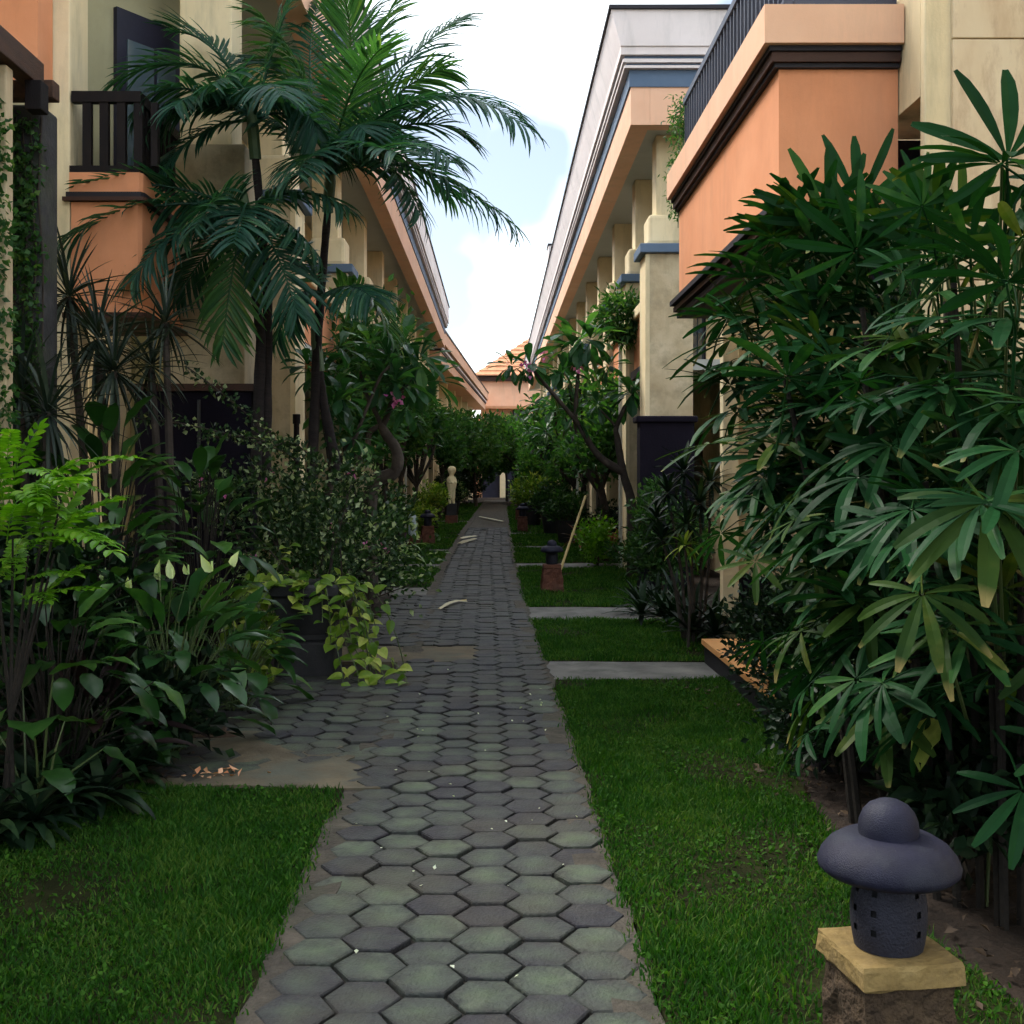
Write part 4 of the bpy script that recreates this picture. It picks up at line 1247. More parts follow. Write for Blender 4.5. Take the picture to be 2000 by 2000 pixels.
F1 = [(C1, at(330, 330, 9.1), at(165, 350, 8.9)), (C1, at(300, 350, 9.0), at(122, 450, 8.7)), (C1, at(440, 470, 9.0), at(420, 650, 8.9), 'palm_bright'),
      (C1, at(520, 440, 9.0), at(560, 590, 8.8)), (C1, at(350, 420, 9.2), at(230, 520, 9.0)), (C1, at(560, 330, 9.2), at(650, 390, 9.0)),
      (C1, at(420, 330, 8.9), at(370, 430, 8.4)), (C1, at(470, 350, 8.9), at(440, 460, 8.3)), (C1, at(390, 470, 9.5), at(330, 560, 9.6)),
      (C3, at(390, 60, 9.4), at(225, 150, 9.2)), (C3, at(400, 130, 9.3), at(270, 260, 9.1)), (C3, at(420, 60, 9.6), at(330, 60, 9.7)),
      (C3, at(380, 150, 9.2), at(330, 200, 8.8)), (C3, at(560, 120, 9.4), at(600, 260, 9.2)), (C3, at(520, 60, 9.5), at(560, -30, 9.6)),
      (C3, at(450, 120, 9.2), at(400, 160, 8.6)), (C3, at(560, 180, 9.4), at(650, 300, 9.3)), (C3, at(360, 230, 9.4), at(300, 330, 9.3)), (C3, at(500, 120, 9.0), at(530, 180, 8.4))]
F1 += [(C1, at(330, 400, 9.0), at(250, 530, 8.7)), (C1, at(520, 380, 9.1), at(600, 480, 8.9)), (C3, at(330, 120, 9.2), at(260, 200, 9.0))]
palm('feather_palm', 'bushy dark feather palm spreading in front of the balcony railing', [[at(482, 905, 9.6), at(492, 640, 9.5), at(472, 470, 9.35)], [at(500, 905, 9.7), at(505, 560, 9.65), at(482, 300, 9.5)]], F1, 200)

# ------------------------------------------------------------------ fan palm clump
FAN = []
for i in range(7):
    FAN.append(fan_leaf([8, 9, 10, 8, 9, 10, 8][i], R(.25, .31), R(.036, .043), R(220, 300), R(.25, .85), R(.22, .34)).mesh('leaf'))
for k, me in enumerate(FAN):
    me.materials.append(G['rhapis_old' if k == 3 else 'rhapis'])
FANY = [fan_leaf(n_, .30, .045, 220, .8, .3).mesh('leaf') for n_ in (6, 8)]
for me in FANY: me.materials.append(G['rhapis_old'])


def fan_at(t, p, d, sc=1.0, old=False, roll=0.0):
    me = random.choice(FANY if old else FAN)
    up = Vector((0, 0, 1)) if abs(Vector(d).normalized().z) < .85 else Vector((0, -1, .3))
    m = frame(d, up, p, sc) @ Matrix.Rotation(roll, 4, 'X')
    return inst('leaf', me, t, m)


fp = thing('fan_palm', 'huge clump of glossy dark green fan palm overhanging the lawn edge', 'palm', (1.9, 4.7, 0))
rg = random.Random(21)
CX, CY = 1.92, 4.75
for k in range(52):
    a = rg.uniform(0, 6.28)
    q = math.sqrt(rg.uniform(0, 1))
    bx, by = CX + .46 * q * math.cos(a), CY + 1.05 * q * math.sin(a)
    h = rg.uniform(1.15, 2.5) * (1 - .18 * q)
    lean = Vector((math.cos(a) * .28 * q, math.sin(a) * .3 * q, 0)) * h * .6
    top = Vector((bx, by, h)) + lean
    MB().tube([(bx, by, -.03), (bx + lean.x * .35, by + lean.y * .35, h * .5), top], [.016, .014, .011], 6).obj('cane', M['cane'], fp)
    nl_ = rg.randint(6, 9)
    for j in range(nl_):
        u = j / nl_
        az = j * 2.4 + k + rg.uniform(-.3, .3)
        el = rad(62 - 85 * u + rg.uniform(-10, 10))
        d = Vector((math.cos(az) * math.cos(el), math.sin(az) * math.cos(el), math.sin(el)))
        pz = Vector((bx, by, 0)).lerp(top, 1) - Vector((0, 0, .75 * u * min(1, h / 1.6)))
        p = pz + d * rg.uniform(.2, .36)
        dd = (d + Vector((0, 0, -.5 - .5 * u))).normalized() if u > .3 else (d + Vector((0, 0, -.15))).normalized()
        fan_at(fp, p, dd, rg.uniform(.68, 1.22), old=(rg.random() < .08 and u > .6), roll=rg.uniform(-.4, .4))
# prominent leaves
KEY = [(1560, 420, 4.9, (-.2, -.3, .8), 1.25), (1620, 390, 4.9, (.2, -.2, .9), 1.2), (1500, 430, 5.0, (-.8, -.2, .35), 1.2), (1650, 420, 4.8, (.7, -.3, .4), 1.2),
       (1580, 470, 4.8, (-.1, -.9, .2), 1.1), (1900, 300, 3.6, (-.2, -.1, .9), 1.15), (1890, 310, 3.6, (-.9, -.1, .3), 1.1), (1960, 300, 3.6, (.6, -.1, .7), 1.15),
       (1830, 470, 3.9, (-.2, -.4, .7), 1.0), (1800, 480, 3.9, (-.9, -.4, .1), 1.0), (1860, 480, 3.9, (.8, -.4, .3), 1.0), (1430, 500, 5.2, (-.9, -.2, .1), 1.2),
       (1420, 560, 5.3, (-.9, -.3, .0), 1.15), (1380, 640, 5.3, (-.9, -.2, -.25), 1.2), (1410, 700, 5.2, (-.9, -.2, -.1), 1.2), (1500, 640, 4.7, (-.6, -.7, -.2), 1.1),
       (1690, 650, 4.2, (-.5, -.8, -.15), 1.05), (1720, 640, 4.2, (.3, -.8, -.3), 1.05), (1470, 830, 4.8, (-.7, -.6, -.35), 1.1), (1500, 800, 4.8, (.1, -.8, -.5), 1.0),
       (1400, 770, 5.2, (-.9, -.3, -.4), 1.2), (1640, 760, 4.2, (-.7, -.6, -.3), 1.1), (1790, 735, 3.7, (-.1, -.8, -.5), 1.15), (1800, 730, 3.7, (.8, -.5, -.2), 1.1),
       (1770, 735, 3.7, (-.8, -.5, -.2), 1.1), (1620, 900, 4.1, (-.6, -.7, -.5), 1.1), (1860, 950, 3.1, (0, -.75, -.65), 1.1), (1850, 950, 3.1, (-.75, -.5, -.45), 1.0),
       (1880, 950, 3.1, (.7, -.5, -.5), 1.1), (1700, 1010, 3.6, (-.7, -.5, -.5), 1.0), (1720, 960, 3.6, (-.3, -.7, -.6), 1.0), (1560, 980, 4.4, (-.8, -.4, -.4), 1.05),
       (1440, 900, 5.0, (-.6, -.5, -.6), 1.1), (1740, 1120, 3.3, (-.2, -.6, -.75), .8), (1900, 600, 3.4, (.2, -.8, -.2), 1.1), (1760, 560, 3.9, (-.2, -.9, -.1), 1.0),
       (1930, 450, 3.5, (.3, -.6, .5), 1.1), (1950, 760, 3.2, (.4, -.8, -.3), 1.0), (1560, 560, 4.7, (-.2, -.9, .1), 1.1), (1600, 700, 4.5, (.2, -.9, -.2), 1.0),
       (1530, 720, 4.7, (-.3, -.8, -.3), 1.1), (1680, 840, 4.0, (.1, -.8, -.5), 1.0), (1920, 850, 3.2, (.1, -.8, -.5), 1.0), (1450, 600, 5.1, (-.5, -.8, 0), 1.1)]
rk = random.Random(77)
for k in range(90):
    v_ = rk.uniform(400, 1060)
    lo_ = float(np.interp(v_, [400, 500, 620, 900, 1000, 1180], [1500, 1410, 1360, 1400, 1500, 1560]))
    u = lo_ + rk.uniform(0, 1) ** 1.5 * 300
    d_ = 5.3 - (u - 1400) / 400 + rk.uniform(-.2, .3)
    tl = float(np.interp(v_, [400, 600, 900, 1180], [.75, .25, -.25, -.55])) + rk.uniform(-.25, .25)
    az = rk.uniform(-1.5, .6)
    KEY.append((u, v_, d_, (math.sin(az) * .9, -math.cos(az) * .9, tl), rk.uniform(.8, 1.15)))
for i, (u, v_, d_, dr_, s_) in enumerate(KEY):
    p = at(u, v_, d_)
    if i in (26, 33): old = True
    else: old = False
    fan_at(fp, p, dr_, s_, old=old, roll=R(-.2, .2))
    q = Vector((CX + (p.x - CX) * .5, CY + (p.y - CY) * .6, max(.3, p.z - .5)))
    MB().tube([q, q.lerp(p, .6) + Vector((0, 0, .05)), p], [.007, .005, .004], 5).obj('stalk', M['stem'], fp)

# ------------------------------------------------------------------ broad-leaved plants (each leaf a part)
BROAD = {}
G['spathe'] = M['spathe']


def broad_set(key, L, W, prof, mat, droop=.8, fold=.12, n=4, wave=.05):
    BROAD[key] = []
    for i in range(n):
        m = MB()
        m.add(*blade(L * R(.85, 1.15), W * R(.85, 1.15), prof, droop * R(.6, 1.4), fold, twist=R(-.3, .3), wave=wave))
        me = m.mesh('leaf', smooth=True)
        me.materials.append(G[mat])
        BROAD[key].append(me)


broad_set('lily', .26, .105, LANCE, 'lily', .7)
broad_set('broad', .27, .115, LANCE, 'broad', .6)
broad_set('philo', .36, .24, HEART, 'broad', .5, .08)
broad_set('red', .32, .07, LANCE, 'red', .7, .18)
broad_set('dark', .26, .05, STRAP, 'dark', .9, .15)
broad_set('song', .20, .030, STRAP, 'dark', .8, .15)
broad_set('songy', .20, .030, STRAP, 'yellow', .8, .15)
broad_set('stripe', .62, .06, STRAP, 'stripe', 1.3, .2)
broad_set('brom', .42, .045, STRAP, 'bromeliad', .9, .25)
broad_set('yucca', .46, .026, STRAP, 'yucca', .45, .25, wave=0)
broad_set('spathe', .15, .075, HEART, 'spathe', -.3, .45)
broad_set('ylw', .34, .22, HEART, 'yellow', .5, .08)


def leafy(name, label, cat, loc, key, n, h, r, el=(70, -10), sc=(.8, 1.15), stalk=True, stalk_mat='stem', group=None, az0=0.0, hub=None, seed=1):
    """rosette on stalks from the ground, or from hub heights"""
    rg = random.Random(seed)
    t = thing(name, label, cat, (loc[0], loc[1], 0), group)
    for i in range(n):
        u = i / max(1, n - 1)
        az = i * 2.4 + az0 + rg.uniform(-.3, .3)
        e = rad(el[0] + (el[1] - el[0]) * u + rg.uniform(-10, 10))
        rr_ = r * (.35 + .65 * u) * rg.uniform(.6, 1.1)
        p = Vector((loc[0] + math.cos(az) * rr_, loc[1] + math.sin(az) * rr_, h * (1 - .78 * (u if i % 2 else u * .6)) * rg.uniform(.85, 1.1)))
        d = Vector((math.cos(az) * math.cos(e), math.sin(az) * math.cos(e), math.sin(e)))
        inst('leaf', rg.choice(BROAD[key]), t, frame(d, (0, 0, 1), p, rg.uniform(*sc)))
        if stalk:
            b = Vector((loc[0] + rg.uniform(-.04, .04), loc[1] + rg.uniform(-.04, .04), -.02))
            MB().tube([b, b.lerp(p, .55) + Vector((0, 0, h * .12)), p], [.006, .005, .003], 5).obj('stalk', M[stalk_mat], t)
    return t


def spiky(name, label, cat, loc, heads, key, n, seed=1, lo=-50, hi=80, sc=(.8, 1.1), stem_r=.03, mat='bark_grey'):
    """stems carrying round heads of narrow leaves; each leaf a part"""
    rg = random.Random(seed)
    t = thing(name, label, cat, (loc[0], loc[1], 0))
    for (hx, hy, hz) in heads:
        b = Vector((loc[0] + (hx - loc[0]) * .3, loc[1] + (hy - loc[1]) * .3, -.03))
        if hz > .15:
            MB().tube([b, b.lerp(Vector((hx, hy, hz)), .5) + Vector((.03, 0, 0)), (hx, hy, hz)], [stem_r * 1.2, stem_r, stem_r * .8], 7).obj('stem', M[mat], t, smooth=True)
        for i in range(n):
            u = i / (n - 1)
            az = i * 2.4 + rg.uniform(-.3, .3)
            e = rad(lo + (hi - lo) * u + rg.uniform(-12, 12))
            d = Vector((math.cos(az) * math.cos(e), math.sin(az) * math.cos(e), math.sin(e)))
            inst('leaf', rg.choice(BROAD[key]), t, frame(d, (0, 0, 1), Vector((hx, hy, hz)) + d * .02, rg.uniform(*sc)))
    return t


# left bed
pl = leafy('peace_lily', 'peace lily with pale green spathes at the front of the planter bed', 'plant', (-1.72, 6.25), 'lily', 64, .84, .48, el=(62, -15), seed=3)
rg = random.Random(5)
for (u, v_) in [(190, 1068), (250, 1080), (295, 1085), (318, 1058), (345, 1058), (405, 1055), (440, 1058), (97, 1135)]:
    p = at(u + rg.uniform(-12, 12), v_ + 18 + rg.uniform(-14, 16), 6.1 + rg.uniform(-.2, .2))
    inst('spathe', rg.choice(BROAD['spathe']), pl, frame((rg.uniform(-.6, .6), rg.uniform(-.5, .3), 1), (rg.uniform(-1, 1), -1, .2), p, rg.uniform(.42, .72)))
    MB().tube([(-1.72 + rg.uniform(-.1, .1), 6.25, 0), Vector((-1.75, 6.2, .5)).lerp(p, .5), p], [.004, .004, .003], 5).obj('flower_stalk', M['stem'], pl)
    MB().tube([p, p + Vector((0, -.005, .05))], [.006, .005], 5).obj('spadix', M['spathe'], pl)
leafy('peace_lily', 'flowerless peace lily lower down beside the trailing pothos', 'plant', (-1.62, 7.35), 'lily', 40, .62, .36, el=(60, -20), seed=4)
leafy('croton', 'broad glossy leaved croton below the yuccas', 'plant', (-2.45, 7.3), 'broad', 80, 1.72, .50, el=(65, -25), sc=(.75, 1.15), seed=6, stalk_mat='cane')
leafy('croton', 'broad glossy leaved croton beside the pale bougainvillea', 'plant', (-1.95, 7.75), 'broad', 76, 1.55, .45, el=(65, -25), sc=(.7, 1.05), seed=8, stalk_mat='cane')
leafy('croton', 'lower broad leaved croton between the peace lily and the bright fern', 'plant', (-2.15, 6.5), 'broad', 70, 1.15, .5, el=(55, -30), sc=(.7, 1.05), seed=9, stalk_mat='cane')
leafy('cordyline', 'dark purple cordyline with long drooping leaves at the bed corner', 'plant', (-1.88, 5.5), 'red', 20, .5, .22, el=(75, -25), seed=10)
leafy('croton', 'low broad leaved croton hiding the stems of the bright feathery shrub', 'plant', (-2.0, 5.35), 'broad', 70, .95, .42, el=(50, -35), sc=(.6, .95), seed=12, stalk_mat='cane')
leafy('croton', 'low broad leaved croton between the cordyline and the peace lily', 'plant', (-1.98, 5.9), 'broad', 56, .62, .34, el=(50, -30), sc=(.6, .9), seed=16, stalk_mat='cane')
leafy('philodendron', 'low philodendron with broad heart leaves over the dark strap clump', 'plant', (-1.95, 4.95), 'philo', 9, .62, .28, el=(25, -35), sc=(.5, .8), seed=13)
for k, (x, y, lab) in enumerate([(-1.86, 5.42, 'dark strap leaved clump touching the top of the near lawn'), (-1.85, 4.98, 'dark strap leaved clump in the middle of the near bed edge'), (-2.0, 4.62, 'dark strap leaved clump at the lower bed edge'), (-2.25, 5.15, 'dark strap leaved clump behind the bed edge')]):
    spiky('strap_plant', lab, 'plant', (x, y), [(x, y, .10), (x + .15, y + .08, .10), (x - .14, y + .1, .12)], 'dark', 30, seed=30 + k, lo=-5, hi=75, sc=(.8, 1.25))

# bright fern-like shrub
PIN = []
for i in range(4):
    m = MB()
    L = R(.30, .40)
    m.tube([(0, 0, 0), (L * .5, 0, .02), (L, 0, -.05)], [.003, .0025, .001], 4)
    for k in range(9):
        t_ = .15 + .85 * k / 8
        for sg in (1, -1):
            d = Vector((.55, sg * .85, .1))
            m.add(*blade(.085 * (1.05 - .5 * abs(t_ - .5)), .034, LANCE, R(.4, 1.0), .12), frame(d, (0, 0, 1), (L * t_, 0, .02 * math.sin(t_ * 3.1) - .05 * t_ * t_)))
    m.add(*blade(.09, .034, LANCE, .5, .12), frame((1, 0, -.2), (0, 0, 1), (L, 0, -.05)))
    me = m.mesh('leaf'); me.materials.append(G['bright']); PIN.append(me)
fb = thing('feathery_shrub', 'bright lime green feathery shrub at the left edge', 'shrub', (-1.98, 4.75, 0))
rg = random.Random(15)
for k in range(46):
    u, v_ = rg.choice([(20, 860), (70, 890), (40, 930), (110, 960), (60, 1010), (130, 1010), (30, 1060), (90, 1090), (10, 980), (-30, 920), (130, 900)])
    p = at(u + rg.uniform(-35, 35), v_ + rg.uniform(-25, 35), 4.7 + rg.uniform(-.2, .35))
    b = Vector((-1.98, 4.8, p.z - .35))
    d = (p - b); d.z = rg.uniform(-.1, .3); d.normalize()
    d = (d + Vector((rg.uniform(-.2, .6), -.35, 0))).normalized()
    inst('leaf', rg.choice(PIN), fb, frame(d, (0, 0, 1), p - d * .15, rg.uniform(.65, 1.0)))
for k in range(6):
    e = at(rg.uniform(-20, 120), rg.uniform(900, 1050), 4.8)
    MB().tube([(-1.98 + rg.uniform(-.05, .05), 4.8, -.02), Vector((-1.98, 4.8, .5)), e], [.012, .01, .004], 5).obj('stem', M['cane'], fb)

# yuccas
spiky('yucca', 'tall spiky yucca with several round heads beside the cream pillar', 'plant', (-2.6, 7.9),
      [tuple(at(185, 640, 7.8)), tuple(at(130, 560, 8.0)), tuple(at(215, 700, 7.6))], 'yucca', 60, seed=50, lo=-75, hi=85)
spiky('yucca', 'smaller yucca head leaning towards the dark partition wall', 'plant', (-2.25, 8.1),
      [tuple(at(312, 610, 8.2)), tuple(at(285, 690, 8.2))], 'yucca', 50, seed=51, lo=-75, hi=85, sc=(.65, .95))
spiky('yucca', 'shaded low yucca by the foot of the stone pillar', 'plant', (-2.75, 6.9),
      [tuple(at(90, 780, 7.0)), tuple(at(40, 740, 7.1))], 'yucca', 46, seed=52, lo=-70, hi=80)

# bougainvillea with pale leaves, and its arching sprays
bo = shrub('bougainvillea', 'sprawling pale variegated bougainvillea behind the vine planter', 'shrub', (-1.45, 9.2), (.85, .6), 1.6, 150, 28, .050, .034, G['varieg'], 60, stems=12,
           lobes=[((-.35, 0, 1.15), .6), ((.15, 0, 1.05), .7), ((.45, .1, .85), .55), ((-.6, .1, 1.3), .45), ((0, -.1, .8), .6), ((.1, .2, 1.35), .45)], flowers=(10, M['petal_pink'], .035))
rng = np.random.default_rng(61)
for (a, b_, c_) in [((560, 860, 9.0), (400, 800, 8.6), (258, 788, 8.3)), ((540, 850, 9.0), (450, 760, 8.7), (350, 690, 8.5)), ((560, 870, 9.0), (480, 800, 8.8), (380, 830, 8.5)), ((600, 880, 9.0), (560, 820, 8.8), (520, 840, 8.6))]:
    a, b_, c_ = at(*a), at(*b_), at(*c_)
    pts = [a * (1 - t) ** 2 + b_ * 2 * t * (1 - t) + c_ * t * t for t in np.linspace(0, 1, 26)]
    MB().tube(pts, [.006] * 26, 5).obj('spray', M['bark_grey'], bo)
    v, f = cloud(rng, [tuple(p) for p in pts], .025, 7, .042, .03)
    foliage_part('spray_leaves', bo, G['varieg'], v, f)

# planter urn with pothos
ur = thing('planter_urn', 'dark square planter urn on a plinth beside the paved bay', 'planter', (-1.39, 8.7, 0))
MB().box(-1.61, -1.17, 8.5, 8.93, -.02, .28).obj('plinth', M['pot'], ur, bevel=.015)
MB().lathe([(.19, .282), (.20, .30), (.17, .33), (.21, .40), (.245, .52), (.25, .60), (.285, .62), (.29, .68), (.27, .70), (.24, .69), (.23, .62), (.0, .60)], 32, (-1.39, 8.71, 0), sq=.55).obj('bowl', M['pot'], ur, smooth=True)
MB().lathe([(.225, .61), (.10, .66), (0, .67)], 16, (-1.39, 8.71, 0)).obj('soil', M['soil'], ur)
HRT = []
for i in range(4):
    m = MB(); m.add(*blade(R(.085, .12), R(.065, .09), HEART, R(.3, .9), .12))
    me = m.mesh('leaf'); me.materials.append(G['yellow']); HRT.append(me)
po = thing('pothos_vine', 'yellow green pothos trailing over and around the planter urn', 'vine', (-1.39, 8.6, 0))
rg = random.Random(70)
paths = []
for k in range(30):
    az = rg.uniform(-3.0, .6) if k < 24 else rg.uniform(.6, 3.1)
    s0 = Vector((-1.39 + .24 * math.cos(az), 8.71 + .24 * math.sin(az), .70))
    o = Vector((math.cos(az), math.sin(az), 0))
    side = (1 if math.cos(az) > 0 else -1)
    reach = rg.uniform(.12, .42)
    if abs(math.cos(az)) < .55: reach *= .45
    if abs(math.cos(az)) < .45 and k % 2: reach = .1
    drop = rg.uniform(.35, .72) if abs(math.cos(az)) > .5 else rg.uniform(.1, .3)
    paths.append([s0, s0 + o * reach * .6 + Vector((0, 0, .10)), s0 + o * reach + Vector((0, 0, -drop * .5)), s0 + o * reach * 1.15 + Vector((0, -.05, -drop))])
for (u, v_) in [(400, 1340), (430, 1290), (470, 1310), (380, 1370), (520, 1310), (770, 1270), (730, 1260), (700, 1270), (680, 1240), (440, 1250), (500, 1290), (650, 1285)]:
    p = at(u, v_, 8.25); p.z = max(p.z, .06)
    paths.append([Vector((-1.39 + (.25 if u > 575 else -.25), 8.6, .55)), Vector((p.x * .5 - .7, 8.45, .35)), Vector((p.x, 8.35, .12)), Vector((p.x, p.y - .1, .05))])
for i in range(30):   # mass on the left of the urn
    x = -1.39 - rg.uniform(.15, .95); y = 8.5 + rg.uniform(-.35, .25); z_ = rg.uniform(.12, .85) * (1.1 - .5 * abs(x + 1.6))
    paths.append([Vector((x + .1, y + .2, z_ + .15)), Vector((x + .05, y + .1, z_ + .14)), Vector((x, y, z_)), Vector((x - .03, y - .1, max(.05, z_ - .2)))])
for k, pp in enumerate(paths):
    q = [pp[0] * (1 - t) ** 3 + pp[1] * 3 * t * (1 - t) ** 2 + pp[2] * 3 * t * t * (1 - t) + pp[3] * t ** 3 for t in np.linspace(0, 1, 9)]
    for x in q: x.z = max(x.z, .03)
    MB().tube(q, [.004] * 9, 4).obj('stem', M['stem'], po)
    for j in range(1, 9):
        d = Vector((rg.uniform(-1, 1), rg.uniform(-1, .3), rg.uniform(-.5, .35)))
        inst('leaf', rg.choice(HRT), po, frame(d, (rg.uniform(-.3, .3), -.5, 1), q[j], rg.uniform(.7, 1.15)))

# hedge-like shrubs along the left side, near to far
SH = [
    ('leafy_shrub', 'dense dark green shrub right behind the bougainvillea', (-1.75, 10.9), (.8, .7), 1.35, 150, 26, .065, .035, 'bush'),
    ('leafy_shrub', 'dark leafy shrub between the urn and the striped leaf plant', (-1.75, 13.2), (.65, .9), 1.25, 150, 24, .075, .03, 'dark'),
    ('leafy_shrub', 'bright edged shrub below the leaning frangipani trunks', (-1.75, 15.6), (.6, .9), 1.3, 140, 22, .075, .04, 'bush'),
    ('leafy_shrub', 'round shrub beside the pale blue container', (-2.1, 20.5), (.6, 1.0), 1.35, 120, 20, .09, .05, 'bush'),
    ('leafy_shrub', 'yellow green low shrub right behind the brick based left lantern', (-1.95, 27.5), (.5, .7), .85, 100, 18, .11, .06, 'yellow'),
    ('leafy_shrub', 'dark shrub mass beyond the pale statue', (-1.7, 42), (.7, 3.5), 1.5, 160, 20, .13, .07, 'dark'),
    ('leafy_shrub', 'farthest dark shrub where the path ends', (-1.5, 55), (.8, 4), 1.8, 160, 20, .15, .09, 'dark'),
]
for k, (nm, lab, loc, r_, h, tw, per, L, W, gm) in enumerate(SH):
    shrub(nm, lab, 'shrub', loc, r_, h, tw, per, L, W, G[gm], 80 + k)
spiky('striped_plant', 'plant with long arching pale striped leaves beside the lawn', 'plant', (-1.55, 19.3), [(-1.55, 19.3, .12)], 'stripe', 14, seed=90, lo=25, hi=75)
shrub('low_pot_plant', 'dark round potted shrub at the corner of the paved bay', 'plant', (-1.42, 13.2), (.3, .3), .45, 40, 18, .06, .03, G['dark'], 91)

# right bed, near to far
shrub('small_leaf_shrub', 'dark small leaved shrub crowding the orange step', 'shrub', (1.84, 6.95), (.40, .75), .95, 330, 24, .046, .028, G['dark'], 100)
shrub('small_leaf_shrub', 'dark small leaved ground shrub under the fan palm', 'shrub', (1.72, 5.9), (.36, .6), .6, 200, 22, .05, .028, G['dark'], 101)
leafy('philodendron', 'philodendron with a broad light veined leaf under the fan palm', 'plant', (1.7, 4.9), 'philo', 9, .85, .35, el=(20, -45), sc=(.6, .95), seed=102)
leafy('philodendron', 'philodendron with yellowing leaves low in the fan palm clump', 'plant', (1.72, 4.1), 'ylw', 5, 1.2, .22, el=(0, -50), sc=(.45, .7), seed=103)
spiky('dracaena', 'bushy dracaena with whorled dark leaves beside the tan wall', 'plant', (1.75, 10.3),
      [tuple(at(1290, 890, 10.2)), tuple(at(1260, 930, 10.1)), tuple(at(1320, 950, 10.0)), tuple(at(1240, 980, 10.3)), tuple(at(1295, 990, 9.9)), tuple(at(1340, 910, 10.4)), tuple(at(1250, 1020, 10.2))], 'song', 34, seed=104, lo=-45, hi=80, sc=(.9, 1.4), stem_r=.014)
spiky('dracaena', 'single lime green dracaena rosette in front of the tan wall', 'plant', (1.62, 9.9), [tuple(at(1292, 1030, 9.8))], 'songy', 18, seed=105, lo=-40, hi=70, stem_r=.012)
for k, (u, v_, d_, lab) in enumerate([(1240, 1130, 12.2, 'tuft of dark fine grass leaves near the concrete slab'), (1310, 1150, 11.0, 'tuft of dark fine grass leaves below the tan wall'), (1390, 1150, 10.4, 'tuft of dark fine grass leaves by the orange step'), (1250, 1190, 11.3, 'tuft of dark fine grass leaves at the small lawn strip'), (1350, 1190, 10.0, 'tuft of dark fine grass leaves right behind the orange step')]):
    p = at(u, v_, d_)
    spiky('grass_tuft', lab, 'plant', (p.x, p.y), [(p.x, p.y, .12), (p.x + .2, p.y + .1, .12), (p.x - .18, p.y + .15, .12)], 'song', 26, seed=110 + k, lo=5, hi=80, sc=(1.2, 1.9))
shrub('leafy_shrub', 'lime green shrub beside the leaning bamboo pole', 'shrub', (1.62, 18.7), (.35, .4), .75, 80, 20, .07, .045, G['bright'], 120)
shrub('flowering_shrub', 'dark shrub dotted with white flowers behind the lime green shrub', 'shrub', (1.9, 19.8), (.5, .6), .95, 90, 20, .07, .035, G['dark'], 121, flowers=(14, M['petal_white'], .05))
spiky('bromeliad', 'red brown bromeliad clump at the foot of the frangipani', 'plant', (2.15, 18.2), [(2.0, 18.2, .35), (2.3, 18.6, .5), (1.85, 18.8, .3), (2.3, 17.6, .6)], 'brom', 26, seed=122, lo=5, hi=75)
spiky('bromeliad', 'bright red bromeliad rosette beside the leaning bamboo pole', 'plant', (1.75, 21), [(1.75, 21, .35), (1.5, 21.4, .25)], 'brom', 24, seed=123, lo=5, hi=75, sc=(.7, 1.0))
shrub('leafy_shrub', 'low leafy shrub by the near edge of the lantern lawn', 'shrub', (1.95, 13.7), (.45, .6), 1.45, 170, 22, .08, .04, G['bush'], 124)
shrub('leafy_shrub', 'glossy green shrub under the arcade columns', 'shrub', (2.0, 16.2), (.4, .8), .8, 100, 20, .08, .035, G['bush'], 125)
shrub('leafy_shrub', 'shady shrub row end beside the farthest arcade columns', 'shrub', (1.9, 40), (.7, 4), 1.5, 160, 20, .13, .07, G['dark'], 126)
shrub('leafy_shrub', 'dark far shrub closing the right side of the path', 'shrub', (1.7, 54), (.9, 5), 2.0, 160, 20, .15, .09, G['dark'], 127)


def potted(x, y, label, s, pm, lm, seed, group='potted shrubs beside the far path'):
    t = shrub('potted_shrub', label, 'potted plant', (x, y), (.42 * s, .42 * s), .95 * s, 50, 22, .10 * s, .05 * s, G[lm], seed, group=group, z0=.52 * s,
              lobes=[((0, 0, .78 * s), .9), ((.15 * s, 0, .8 * s), .6), ((-.2 * s, .05, .75 * s), .6)])
    MB().lathe([(.16 * s, 0), (.19 * s, .05 * s), (.24 * s, .35 * s), (.27 * s, .48 * s), (.28 * s, .52 * s), (.25 * s, .52 * s), (.24 * s, .47 * s), (0, .46 * s)], 20, (x, y, 0)).obj('pot', M[pm], t, smooth=True)
    return t


potted(1.0, 33.5, 'dark pot with wide clipped yellow green crown at the path edge', 1.3, 'pot', 'yellow', 130)
potted(1.35, 28.2, 'dark pot with loose green shrub behind the small far lantern', 1.1, 'pot', 'bush', 131)
potted(1.5, 24.8, 'dark pot with green shrub beside the red bromeliad', 1.0, 'pot', 'bush', 132)
potted(1.75, 30.8, 'red pot with dark shrub under the far frangipani', 1.1, 'red_pot', 'dark', 133)
potted(1.3, 38.5, 'red pot with shrub near the path end', 1.2, 'red_pot', 'bush', 134)
potted(-1.75, 31.0, 'dark pot with pale yellow crown just before the statue', 1.1, 'pot', 'yellow', 135)
potted(-1.55, 40.5, 'dark pot with white flecked shrub behind the statue', 1.1, 'pot', 'varieg', 136)

